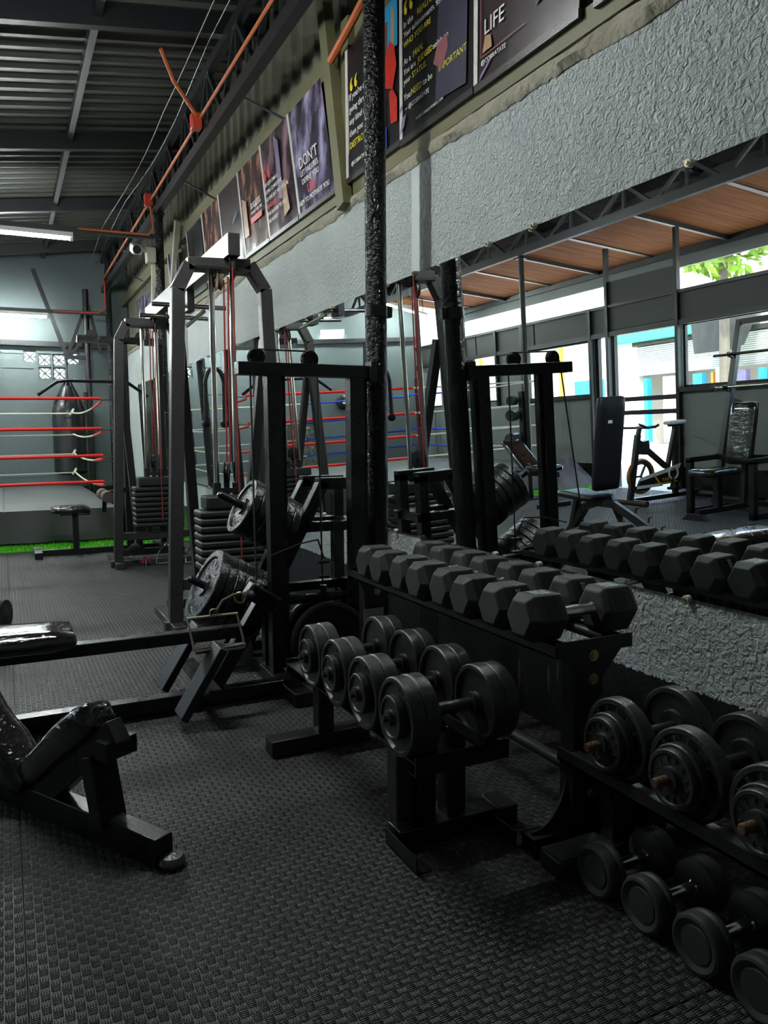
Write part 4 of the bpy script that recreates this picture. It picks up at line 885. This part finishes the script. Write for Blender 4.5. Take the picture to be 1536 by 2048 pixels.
# ------------------------------------------------------------------ boxing ring
RX0, RX1, RY0, RY1, RZ = -3.38, 1.10, 8.9, 13.35, .38
t = thing('boxing_ring_platform', 'raised boxing ring platform with dark canvas and grey cloth skirt', 'platform', (-1.2, 11, 0)); o = (-1.2, 11, 0)
MB(o).bx(RX0, RX1, RY0+.03, RY1, 0, RZ-.03).obj('frame', RAFT, t)
nx = 4
for i in range(nx):
    for j in range(4):
        a, b = RX0+(RX1-RX0)*i/nx, RX0+(RX1-RX0)*(i+1)/nx; c, d = RY0+(RY1-RY0)*j/4, RY0+(RY1-RY0)*(j+1)/4
        MB(o).bx(a+.003, b-.003, c+.003, d-.003, RZ-.03, RZ).obj('canvas_mat', CANVAS, t)
v = []; f = []; N = 160
path = [(RX0-.03, RY1-.1), (RX0-.03, RY0), (RX1+.02, RY0), (RX1+.02, RY0+.6)]
seg = []; 
for (xa, ya), (xb, yb) in zip(path, path[1:]):
    m_ = max(6, int(math.hypot(xb-xa, yb-ya)*22)); seg += [(xa+(xb-xa)*k/m_, ya+(yb-ya)*k/m_, (ya-yb), (xb-xa)) for k in range(m_)]
for i, (xv, yv, nx_, ny_) in enumerate(seg):
    L = math.hypot(nx_, ny_); wv = .018*math.sin(i*.55)+.02*noise.noise(Vector((i*.13, 0, 0)))
    for k in range(6):
        z = (RZ-.012)*(1-k/5)+.045*(k/5)+.012*noise.noise(Vector((i*.08, 4, 0)))*(k/5)
        v.append((xv-nx_/L*(-.012-wv*k/5)*-1, yv-ny_/L*(.012+(.02+wv)*k/5), z))
for i in range(len(seg)-1):
    for k in range(5): f.append((i*6+k, i*6+k+1, i*6+k+7, i*6+k+6))
MB(o).add(v, f).obj('skirt', SKIRT, t, sharp=70)
cl = MB(); v = []; f = []
for i in range(13):
    for j in range(9):
        a = i/12; b = j/8; xx_ = -3.45+.62*(a-.5)*(1.1-.5*b); zz_ = .44*b**.8*(1-.25*abs(a-.5))+.03*noise.noise(Vector((a*5, b*5, 0))); v.append((xx_-.05, 8.62+.30*b+.07*noise.noise(Vector((a*4, b*4, 3))), max(.012, zz_)))
for i in range(12):
    for j in range(8): k = i*9+j; f.append((k, k+1, k+10, k+9))
tag(MB().add(v, f).obj('draped_cloth', SKIRT, sharp=70), 'grey cloth draped over the street-side corner of the ring', 'cloth')
turf = MB().bx(XL+.05, D-.02, 8.5, 8.93, 0.0, .012).bx(RX1, D-.02, 8.93, YF-.02, 0, .012).obj('turf', GREEN); turf['kind'] = 'stuff'; tag(turf, 'bright green artificial turf around the boxing ring', 'turf')
v = []; f = []
for i in range(9000):
    xv = random.uniform(XL+.1, D-.05); yv = random.uniform(8.5, 8.92); h_ = random.uniform(.015, .035); a = random.uniform(0, PI); k = len(v)
    dx, dy = .004*math.cos(a), .004*math.sin(a); v += [(xv-dx, yv-dy, .01), (xv+dx, yv+dy, .01), (xv+random.uniform(-.01, .01), yv+random.uniform(-.01, .01), .01+h_)]; f.append((k, k+1, k+2))
bl_ = MB().add(v, f).obj('grass_blades', GREEN, turf); bl_['kind'] = 'stuff'
CN = [(1.0, 9.2), (1.0, 13.1), (-3.3, 13.1), (-3.3, 9.2)]
for i, (xv, yv) in enumerate(CN):
    px, py = xv+(.215 if xv > 0 else -.215), yv+(-.02 if yv < 10 else .1)
    p = thing('ring_post', ['black ring corner post beside the ring-side cable tower', 'black ring corner post by the hanging bag', 'black ring corner post by the far street window', 'black ring corner post by the draped cloth'][i], 'post', (px, py, .0))
    MB().cyl((0, 0, 0), (0, 0, 1.85), .036, n=18).obj('pipe', BLACK, p)
    for z in (1.55, 1.22, .92, .63): MB((px, py, 0)).tube([(px, py, z), ((px+xv)/2, (py+yv)/2, z+.01), (xv, yv, z)], .006, 6).obj('hook', BLACKM, p)
def rope(a, b, z, segs, label, sag=.012, dz=0):
    a, b = Vector((*a, z+dz)), Vector((*b, z)); r = thing('ring_rope', label, 'rope', (a+b)/2)
    for t0, t1, mt, rad in segs:
        pts = [a+(b-a)*(t0+(t1-t0)*k/10)-Vector((0, 0, sag*4*(t0+(t1-t0)*k/10)*(1-(t0+(t1-t0)*k/10)))) for k in range(11)]
        MB((a+b)/2).tube(pts, rad, 8).obj({'red': 'red_sleeve', 'whi': 'white_rope', 'blu': 'blue_sleeve'}[mt.name[:3]], mt, r)
hts = ['top', 'second', 'third', 'lowest']
for k, z in enumerate((1.55, 1.22, .92, .63)):
    rope(CN[0], CN[3], z, [(0, .53, REDROPE, .017), (.53, 1, WHITEROPE, .012)], '%s rope on the side of the ring facing the cable towers, half red half white' % hts[k], dz=.02)
    rope(CN[0], CN[1], z-.02, [(0, .22, REDROPE, .016), (.22, 1, WHITEROPE, .011)], '%s rope on the mirror side of the ring, red near the tower then white' % hts[k], .05)
    rope(CN[1], CN[2], z-.03, [(0, .5, WHITEROPE, .011), (.5, 1, BLUEROPE, .016)], '%s rope along the end wall side of the ring, half white half blue' % hts[k], .02)
    rope(CN[2], CN[3], z, [(0, .45, BLUEROPE, .016), (.45, 1, WHITEROPE, .012)], '%s rope along the street side of the ring, half blue half white' % hts[k], .03)
    if k != 1: 
        kn = tag(MB().tube([(.98, 13.05, z-.03), (1.01, 13.02, z+.03), (.99, 12.99, z-.01), (.96, 13.03, z-.05)], .018).obj('rope_knot', WHITEROPE), '%s white rope knot by the hanging bag' % hts[k], 'knot')

# heavy bag, its bracket, and gear on the end wall
o = (.975, 13.52, .55); t = thing('heavy_bag', 'tall black heavy punching bag hanging in the ring corner', 'punching bag', o)
v_ = [(0, .16), (.02, .22), (.06, .25), (1.0, .25), (1.08, .235), (1.15, .19)]
MB(o).lathe([(z, r) for z, r in v_], o, (0, 0, 1), 28).obj('body', LEATHER, t)
MB(o).lathe([(1.13, .20), (1.25, .15), (1.40, .10), (1.44, .05)], o, (0, 0, 1), 24).obj('top_cone', LEATHER, t)
for k in range(6):
    a = k*PI/3+.2; MB(o).tube([(.975+.25*math.cos(a), 13.52+.25*math.sin(a), 1.42), (.975+.21*math.cos(a), 13.52+.21*math.sin(a), 1.70), (.975+.03*math.cos(a), 13.52+.03*math.sin(a), 2.06)], .016, 6).obj('strap', VINYL, t)
MB(o).cyl((.975, 13.52, 1.98), (.975, 13.52, 2.45), .012).obj('chain', GUN, t)
o = (1.30, 13.5, 0); t = thing('bag_stand', 'black pipe bag stand with splayed braces in the far corner', 'stand', o)
MB(o).cyl((1.30, 13.5, 0), (1.30, 13.5, 3.5), .045).obj('post', BLACKM, t); MB(o).beam((.95, 13.5, 2.42), (1.30, 13.5, 2.42), .06).obj('arm', BLACKM, t); MB(o).beam((1.0, 13.5, 2.40), (1.28, 13.5, 2.75), .05, .05, (0, 1, 0)).obj('brace', BLACKM, t)
MB(o).beam((.98, 13.5, 2.45), (.55, 13.5, 3.75), .06, .06, (0, 1, 0)).obj('brace', BLACKM, t); MB(o).beam((1.0, 13.5, 2.45), (1.32, 13.5, 3.3), .05, .05, (0, 1, 0)).obj('brace', BLACKM, t); MB(o).beam((1.32, 13.5, 3.3), (1.5, 13.5, 2.5), .05, .05, (0, 1, 0)).obj('brace', BLACKM, t)
o = (-2.2, 13.05, .6); t = thing('hanging_straps', 'black straps slung over the far blue ring ropes', 'straps', o)
for dx, ln in ((-.12, .62), (0, .70), (.13, .55)):
    MB(o).tube([(-2.2+dx, 13.148, 1.50-ln), (-2.2+dx, 13.146, 1.50), (-2.195+dx, 13.128, 1.535), (-2.19+dx, 13.10, 1.548), (-2.18+dx, 13.072, 1.535), (-2.17+dx, 13.052, 1.50), (-2.16+dx, 13.05, 1.60-ln)], .028, 6).obj('strap', VINYL, t)
for i, (xv, zv) in enumerate(((-3.0, 1.5), (-2.21, 1.5))):
    o = (xv, YF-.03, zv); t = thing('focus_mitt', ['round black focus mitt hung nearest the street corner', 'round black focus mitt hung behind the black straps'][i], 'mitt', o)
    MB(o).lathe([(0, .06), (.01, .13), (.06, .14), (.09, .10), (.095, .03)], (xv, YF-.0, zv), (0, -1, 0), 20).obj('body', LEATHER, t); MB(o).cyl((xv, YF-.09, zv), (xv, YF-.10, zv), .035, n=16).obj('target_dot', WHITEP, t)
o = (-1.3, 13.6, 0); t = thing('gear_crate', 'dark crate with mottled side standing behind the ring', 'crate', o); MB(o).bx(-1.55, -1.05, 13.45, 13.75, .015, 1.15).obj('body', print_mat('mottled_print', [(.4, (.02, .03, .03)), (.5, (.10, .13, .10)), (.6, (.02, .02, .02)), (.7, (.35, .36, .28))], 9, 8), t, .01); MB(o).bx(-1.56, -1.04, 13.44, 13.76, 1.15, 1.19).obj('lid', VINYL, t)

# ------------------------------------------------------------------ lat pulldown in front of the ring
o = (.8, 8.15, 0); t = thing('lat_pulldown', 'black lat pulldown machine with wrapped seat in front of the ring', 'machine', o)
MB(o).bx(.25, 1.45, 8.12, 8.18, .0, .055).obj('base_bar', BLACKM, t, .003); MB(o).bx(.22, .29, 7.92, 8.38, 0, .06).obj('floor_foot', BLACKM, t, .003); MB(o).bx(1.38, 1.45, 7.85, 8.45, 0, .06).obj('floor_foot', BLACKM, t, .003)
MB(o).bx(.575, .63, 8.12, 8.18, .05, .40).obj('seat_post', BLACKM, t); MB(o).bx(.46, .74, 8.10, 8.20, .385, .405).obj('seat_bracket', BLACKM, t)
vv, ff = pad((.56, 8.15, .435), (.36, .24, .07), None, .03, .006, .01); MB(o).add(vv, ff).obj('seat_pad', WRAP, t, sharp=60)
MB(o).bx(1.08, 1.15, 8.11, 8.19, .05, 2.06).obj('main_post', BLACKM, t); MB(o).bx(.69, 1.53, 8.11, 8.19, 2.05, 2.12).obj('top_beam', WRAP, t); MB(o).bx(1.42, 1.49, 8.11, 8.19, .05, 2.06).obj('main_post', BLACKM, t)
MB(o).beam((1.1, 8.15, .62), (.86, 8.15, .57), .05).beam((.89, 8.15, .57), (.87, 8.15, .40), .04).obj('roller_arm', BLACKM, t)
for yv in (7.98, 8.32): MB(o).cyl((.89, yv-.12, .565), (.89, yv+.12, .565), .055, n=20).cyl((.89, yv-.125, .565), (.89, yv+.125, .565), .02, n=12).obj('roller_pad', M('brown_foam%d' % (yv > 8.1), (.10, .07, .06), .8), t)
MB(o).tube([(.32, 8.15, 1.545), (.50, 8.15, 1.675), (.60, 8.15, 1.685), (1.05, 8.15, 1.685), (1.15, 8.15, 1.675), (1.34, 8.15, 1.545)], .016).obj('pull_bar', BLACKM, t); MB(o).tube([(.82, 8.15, 1.69), (.82, 8.15, 2.05)], .005).obj('cable', CABLEB, t)
for xv in (.82, 1.28): MB(o).lathe([(-.015, .05), (-.004, .042), (.004, .042), (.015, .05)], (xv, 8.15, 2.13), (0, 1, 0), 20).obj('pulley', BLACKM, t)
for k in range(9): stack_plate(t, 1.17, 1.40, 8.06, 8.26, .10+.045*k, .145+.045*k, o)
# foam roller end at the left edge
tag(MB().cyl((-.16, 4.78, .16), (-.03, 4.72, .16), .085, n=22).lathe([(0, .055), (.004, .03), (.01, .02)], (-.03, 4.72, .16), (1, -.4, 0), 18).cyl((-.6, 4.98, .16), (-.16, 4.78, .16), .08, n=20).obj('foam_roller', M('black_foam', (.012, .012, .012), .7)), 'black foam roller lying on the mats beyond the row seat', 'roller')

# ------------------------------------------------------------------ street side equipment (seen in the mirror)
o = (-.8, 5.0, 0); t = thing('adjustable_bench', 'black adjustable weight bench with upright back pad and notched strut', 'bench', o)
vv, ff = pad((-.80, 4.98, .87), (.28, .07, .78), Matrix.Rotation(math.radians(8), 3, 'X'), .03, .001); MB(o).add(vv, ff).obj('back_pad', VINYL, t, sharp=60)
vv, ff = pad((-.78, 5.27, .43), (.30, .42, .06), Matrix.Rotation(math.radians(4), 3, 'X'), .028, .001); MB(o).add(vv, ff).obj('seat_pad', VINYL, t, sharp=60)
MB(o).bx(-.79, -.75, 4.912, 4.925, 1.04, 1.065).obj('badge', WHITEP, t)
pts = [(-.8, 5.55, .04), (-.8, 5.42, .18), (-.8, 5.30, .32), (-.82, 5.15, .37), (-.85, 5.0, .36), (-.92, 4.85, .25), (-1.0, 4.72, .13), (-1.08, 4.58, .04)]
for a, b in zip(pts, pts[1:]): MB(o).beam(a, Vector(b)+(Vector(b)-Vector(a)).normalized()*.012, .06, .06).obj('frame_tube', GUN, t)
for k in range(3): MB(o).tube([(-.93-.05*k, 4.83-.09*k, .285-.075*k), (-.93-.05*k, 4.82-.09*k, .33-.075*k), (-.935-.05*k, 4.795-.09*k, .335-.075*k)], .008, 6).obj('notch_hook', GUN, t)
MB(o).beam((-.85, 5.03, .42), (-.88, 4.93, .20), .04).obj('back_strut', BLACKM, t); MB(o).bx(-1.05, -.55, 5.52, 5.58, 0, .06).obj('floor_foot', BLACKM, t, .004); MB(o).bx(-1.35, -.82, 4.55, 4.61, 0, .06).obj('floor_foot', BLACKM, t, .004); MB(o).beam((-.8, 5.48, .12), (-.78, 5.36, .41), .05).obj('seat_strut', GUN, t)

o = (-3.1, 6.72, 0); t = thing('spin_bike', 'black and white spin bike with copper flywheel by the street door', 'exercise bike', o)
fy = 6.72
MB(o).torus((-2.83, fy, .325), (0, 1, 0), .185, .022, 36, 8).obj('flywheel_rim', BIKEO, t); MB(o).torus((-2.83, fy, .325), (0, 1, 0), .150, .014, 36, 8).obj('flywheel_band', VINYL, t)
for k in range(3): a = k*2*PI/3; MB(o).beam((-2.83, fy, .325), (-2.83+.17*math.cos(a), fy, .325+.17*math.sin(a)), .02, .02, (0, 1, 0)).obj('spoke', GUN, t)
MB(o).beam((-2.66, fy, .07), (-2.80, fy, .80), .06, .05, (0, 1, 0)).obj('fork', VINYL, t); MB(o).beam((-2.80, fy, .72), (-3.22, fy, .40), .05, .06, (0, 1, 0)).obj('top_tube', VINYL, t); MB(o).prism([(0, 0), (.16, .02), (.10, .16), (.02, .17)], (-2.95, fy+.04, .56), (1, 0, 0), (0, 0, 1), .08).obj('head_cowl', VINYL, t)
MB(o).beam((-3.36, fy, .08), (-3.38, fy, .86), .055, .05, (0, 1, 0)).obj('seat_post', VINYL, t); MB(o).beam((-3.37, fy, .82), (-3.22, fy, .30), .045, .045, (0, 1, 0)).obj('seat_tube', VINYL, t)
MB(o).prism([(-3.40, .42), (-2.78, .30), (-2.72, .20), (-3.38, .21)], (0, fy-.03, 0), (1, 0, 0), (0, 0, 1), .03).obj('chain_guard', VINYL, t)
MB(o).prism([(-3.40, .43), (-2.77, .315), (-2.72, .27), (-3.36, .37)], (0, fy-.0605, 0), (1, 0, 0), (0, 0, 1), .004).obj('guard_stripe', BIKEW, t); MB(o).prism([(-3.10, .225), (-2.71, .225), (-2.71, .19), (-3.10, .19)], (0, fy-.0605, 0), (1, 0, 0), (0, 0, 1), .004).obj('guard_stripe', BIKEW, t)
MB(o).prism([(-2.98, .33), (-2.955, .335), (-3.06, .20), (-3.09, .20)], (0, fy-.0615, 0), (1, 0, 0), (0, 0, 1), .005).obj('yellow_stripe', BIKEY, t); MB(o).prism([(-3.07, .215), (-3.33, .222), (-3.33, .232), (-3.07, .228)], (0, fy-.0615, 0), (1, 0, 0), (0, 0, 1), .005).obj('yellow_stripe', BIKEY, t)
text('TISAX', .055, frame((1, 0, 0), (0, 0, 1), (-3.24+3.1, -.064, .245)), BIKEY, t)
MB(o).torus((-3.26, fy-.075, .325), (0, 1, 0), .068, .012, 28, 8).obj('crank_ring', BIKEW, t); MB(o).beam((-3.26, fy-.09, .325), (-3.20, fy-.09, .17), .02, .015, (0, 1, 0)).obj('crank_arm', GUN, t); MB(o).bx(-3.27, -3.14, fy-.20, fy-.09, .145, .175).obj('pedal', VINYL, t)
vv, ff = pad((-3.38, fy, .905), (.26, .13, .05), None, .022, .001); MB(o).add(vv, ff).obj('saddle', WHITEP, t, sharp=60); MB(o).bx(-3.46, -3.28, fy-.02, fy+.02, .86, .885).obj('saddle_slide', VINYL, t)
MB(o).beam((-2.80, fy, .78), (-2.83, fy, .88), .04, .04, (0, 1, 0)).obj('stem', VINYL, t)
for s_ in (-1, 1): MB(o).tube([(-2.83, fy, .88), (-2.80, fy+s_*.18, .88), (-2.72, fy+s_*.22, .89), (-2.62, fy+s_*.21, .93)], .015).tube([(-2.83, fy+s_*.05, .88), (-2.95, fy+s_*.12, .88), (-3.0, fy+s_*.12, .90)], .015).obj('handlebar', VINYL, t)
MB(o).beam((-2.66, fy, .06), (-3.75, fy, .06), .07, .05).obj('base_beam', VINYL, t); MB(o).cyl((-2.66, fy-.26, .04), (-2.66, fy+.26, .04), .035).obj('stabiliser', GUN, t); MB(o).cyl((-3.72, fy-.26, .04), (-3.72, fy+.26, .04), .035).obj('stabiliser', GUN, t)

o = (-3.0, 5.44, 0); t = thing('press_station', 'black shoulder press station with slanting uprights and wrapped seat', 'machine', o)
for yv in (5.80, 5.05):
    MB(o).beam((-2.97, yv, .06), (-3.37, yv, 1.95), .06, .06, (0, 1, 0)).obj('upright', BLACKM, t, .003); MB(o).bx(-2.64, -2.58, yv-.03, yv+.03, 0, .56).obj('arm_post', BLACKM, t, .003)
    MB(o).bx(-3.10, -2.58, yv-.03, yv+.03, .53, .585).obj('arm_bar', BLACKM, t, .003); MB(o).bx(-3.70, -2.58, yv-.03, yv+.03, .0, .055).obj('floor_bar', BLACKM, t, .003)
    MB(o).beam((-3.20, yv, 1.13), (-3.36, yv, 1.08), .06, .05, (0, 1, 0)).obj('brace', BLACKM, t); MB(o).beam((-3.36, yv, 1.09), (-3.56, yv, .04), .06, .06, (0, 1, 0)).obj('rear_leg', BLACKM, t)
    for z in (1.56, 1.22): MB(o).beam((-2.97-(z-.06)*.2116, yv, z), (-2.88-(z-.06)*.2116, yv, z+.03), .04, .012).beam((-2.885-(z-.06)*.2116, yv, z+.02), (-2.875-(z-.06)*.2116, yv, z+.07), .04, .012).obj('bar_hook', BLACKM, t)
MB(o).bx(-3.40, -3.34, 5.03, 5.83, 1.90, 1.96).obj('top_bar', BLACKM, t); MB(o).bx(-3.0, -2.94, 5.02, 5.83, .08, .13).obj('cross_bar', BLACKM, t)
MB(o).bx(-2.62, -2.56, 5.41, 5.47, .09, .42).obj('seat_post', BLACKM, t); MB(o).bx(-3.0, -2.30, 5.41, 5.47, .05, .10).obj('seat_base', BLACKM, t); MB(o).prism([(-.16, 0), (.16, 0), (.08, .06), (-.08, .06)], (-2.32, 5.44, 0), (0, 1, 0), (0, 0, 1), .06).obj('seat_foot', BLACKM, t)
vv, ff = pad((-2.55, 5.44, .45), (.44, .30, .08), None, .035, .004, .01); MB(o).add(vv, ff).obj('seat_pad', WRAP, t, sharp=60)
vv, ff = pad((-2.94, 5.44, .80), (.08, .30, .62), Matrix.Rotation(math.radians(-10), 3, 'Y'), .03, .004); MB(o).add(vv, ff).obj('back_pad', WRAP, t, sharp=60); MB(o).beam((-2.95, 5.44, .10), (-3.02, 5.44, 1.0), .05, .05, (0, 1, 0)).obj('back_support', BLACKM, t); MB(o).beam((-3.0, 5.05, .56), (-3.0, 5.83, .56), .05).obj('cross_bar', BLACKM, t)
for i, (z, r, ya, yb) in enumerate(((1.603, .014, 6.02, 4.75), (1.268, .02, 5.98, 4.75))):
    xv = -2.915-(z-.12)*.2116; o = (xv, 5.4, z); b_ = thing('barbell', ['thin dark barbell resting on the upper hooks of the press station', 'chrome barbell with end collar resting on the lower hooks'][i], 'barbell', o)
    MB(o).cyl((xv, ya, z), (xv, yb, z), r, n=12).obj('bar', BLACKM if i == 0 else CHROME, b_)
    if i: MB(o).cyl((xv, 5.98, z), (xv, 5.95, z), .033, n=16).obj('collar', RUST, b_)

for i, (z, r) in enumerate(((1.29, .062), (1.10, .072), (.79, .088))):
    o = (-2.30, 8.32, z-r); b_ = thing('bracket_dumbbell', ['smallest ribbed black dumbbell on the column bracket, topmost of three', 'middle ribbed black dumbbell on the column bracket', 'largest ribbed black dumbbell on the column bracket, lowest of three'][i], 'dumbbell', o, group='dumbbells bracketed to the slim column')
    prof = []
    for k in range(5+i): prof += [(k*.024, r*.93), (k*.024+.004, r), (k*.024+.02, r), (k*.024+.024, r*.93)]
    MB(o).lathe([(0, .02)]+prof+[(prof[-1][0], .02)], (-2.33, 8.40, z), (.9, -.44, 0), 22).obj('head', IRONG, b_); MB(o).cyl((-2.40, 8.43, z), (-2.33, 8.40, z), .015).obj('bar', IRON, b_)
b_ = thing('column_bracket_rail', 'black steel rail holding three small dumbbells on the slim column', 'bracket', (-2.38, 8.35, .7)); MB((-2.38, 8.35, .7)).bx(-2.42, -2.36, 8.28, 8.36, .68, 1.40).obj('rail', BLACKM, b_)
o = (-2.1, 7.6, 0); t = thing('incline_bench', 'low incline bench with wrapped pads beside the slim column', 'bench', o)
vv, ff = pad((-2.12, 8.0, .60), (.30, .60, .08), Matrix.Rotation(math.radians(38), 3, 'X'), .035, .005); MB(o).add(vv, ff).obj('back_pad', WRAP, t, sharp=60)
vv, ff = pad((-2.1, 7.55, .46), (.30, .40, .08), None, .035, .005); MB(o).add(vv, ff).obj('seat_pad', WRAP, t, sharp=60)
MB(o).bx(-2.13, -2.07, 7.3, 8.3, .36, .42).obj('spine', BLACKM, t); MB(o).bx(-2.13, -2.07, 7.36, 7.42, 0, .37).obj('leg', BLACKM, t); MB(o).bx(-2.13, -2.07, 8.2, 8.26, 0, .37).obj('leg', BLACKM, t); MB(o).bx(-2.33, -1.87, 7.36, 7.42, 0, .05).obj('floor_foot', BLACKM, t); MB(o).bx(-2.33, -1.87, 8.2, 8.26, 0, .05).obj('floor_foot', BLACKM, t)

# ------------------------------------------------------------------ outside
st = struct(MB().bx(-40, XL-.1, -20, 45, -.12, -.03).obj('street', STREET), 'bright concrete street outside')
o = (-11, 11.5, 0); t = thing('shop_building', 'pale shop with roller shutter and green awning across the street', 'building', o)
holed(MB(o), 4, 15.4, -.05, 4.2, -10.55, -10.4, [(9.9, 14.5, -.05, 1.70)]).obj('front_wall', CREAMW, t); MB(o).bx(-14, -12.6, 4, 15.4, -.05, 4.2).obj('back_wall', CREAMW, t); MB(o).bx(-12.6, -10.55, 4, 15.4, 2.6, 4.2).obj('upper_floor', CREAMW, t); MB(o).bx(-12.6, -10.55, 4, 9.6, -.05, 2.6).obj('side_wall', CREAMW, t); MB(o).bx(-12.6, -10.55, 14.8, 15.4, -.05, 2.6).obj('side_wall', CREAMW, t)
sh_ = MB(o); 
for k in range(16): sh_.box((-10.36, 12.2, 1.72+k*.043), (.05, 4.6, .034), Matrix.Rotation(math.radians(22), 3, 'Y'))
so = sh_.obj('shutter_slats', SHUT, t); so['kind'] = 'stuff'
MB(o).bx(-10.42, -10.30, 9.8, 14.6, 2.40, 2.50).obj('shutter_box', GUN, t)
MB(o).prism([(0, 0), (.35, -.45), (.35, -.49), (0, -.05)], (-10.4, 15.2, 2.97), (1, 0, 0), (0, 0, 1), 3.9).obj('green_awning', AWN, t); MB(o).bx(-10.4, -10.28, 9.0, 15.2, 2.98, 3.2).obj('blue_awning', AWNB, t)
MB(o).prism([(0, 0), (1.0, -.1), (.9, -.9), (.5, -.8)], (-10.3, 11.9, 2.9), (1, 0, 0), (0, 0, 1), .9).obj('grey_tarpaulin', GUN, t)
for yv, mt, a in ((12.55, BLUEC, .25), (13.4, CREAMW, .3), (12.15, ORG, .05), (10.9, BLUEC, .2), (14.1, BLUEC, .12), (11.4, LILAC, .2)): MB(o).bx(-10.34, -10.2, yv-a/2, yv+a/2, .1, 1.62).obj('goods', mt, t)
sg = thing('shop_poster', 'small white shop poster with red lettering across the street', 'poster', (-10.18, 11.9, 1.4)); MB().bx(-.01, .01, -.13, .13, 0, .32).obj('sheet', WHITEP, sg); text('RABYR', .075, frame((0, 1, 0), (0, 0, 1), (.012, -.12, .10)), TEXTR, sg)
o = (-10, 17.5, 0); t = thing('market_stall', 'timber stall with orange posts and tin roof across the street', 'stall', o)
MB(o).bx(-11.2, -10.3, 15.5, 20.5, 0, 2.6).obj('back', CREAMW, t); MB(o).prism([(0, 0), (1.5, -.25), (1.5, -.29), (0, -.05)], (-11.3, 20.8, 3.0), (1, 0, 0), (0, 0, 1), 5.2).obj('roof', TINW, t)
for yv in (16.5, 18.0, 20.3): MB(o).bx(-9.7, -9.6, yv-.06, yv+.06, 0, 2.75).obj('post', ORG, t)
for yv in (17.2, 19.1): MB(o).bx(-10.3, -9.9, yv-.5, yv+.5, 0, 1.1).obj('counter', BROWNP, t)
MB(o).bx(-10.3, -9.9, 15.6, 16.3, 0, 1.7).obj('blue_crates', BLUEC, t)
o = (-12.5, 19, 0); t = thing('tin_roof_house', 'house with rusty wavy tin roof beyond the stall', 'house', o); MB(o).bx(-16, -13, 15.6, 26, 0, 3.1).obj('wall', CREAMW, t)
v = []; f = []
for i in range(121): yv = 15.2+.09*i; z = .03*math.sin(i*PI/2); v += [(-16.5, yv, 4.2+z), (-12.2, yv, 3.35+z)]
for i in range(120): f.append((2*i, 2*i+1, 2*i+3, 2*i+2))
MB(o).add(v, f).obj('roof', TINW, t)
BARK = M('grey_brown_bark', (.11, .09, .07), .8, var=.3)
def tree(x, y, h, r, label):
    t = thing('street_tree', label, 'tree', (x, y, 0)); MB().cyl((0, 0, 0), (0, 0, h), .11, .06, 10).obj('trunk', BARK, t)
    for k in range(5): a = k*1.26; MB().cyl((0, 0, h-.8), (math.cos(a)*r*.7, math.sin(a)*r*.7, h+.2*k), .05, .02, 6).obj('branch', BARK, t)
    v = []; f = []
    for i in range(2600):
        d = Vector((random.gauss(0, 1), random.gauss(0, 1), random.gauss(0, .8))).normalized()*r*random.random()**.45; p = d+Vector((0, 0, h+.2)); a = Vector((random.uniform(-1, 1), random.uniform(-1, 1), random.uniform(-1, 1))).normalized(); b = a.orthogonal().normalized(); k = len(v)
        s_ = .13; v += [p-a*s_, p+b*s_*.4, p+a*s_, p-b*s_*.4]; f.append((k, k+1, k+2, k+3))
    lf = MB().add(v, f).obj('foliage', LEAF, t); lf['kind'] = 'stuff'
tree(-7.6, 9.6, 4.2, 1.3, 'leafy green tree outside between the shop and the street windows'); tree(-7.9, 6.6, 4.4, 1.5, 'leafy green tree outside towards the near end of the street')

for o_ in bpy.data.objects:
    if o_.name.split('.')[0] in ('embossing', 'braid'): o_['kind'] = 'stuff'
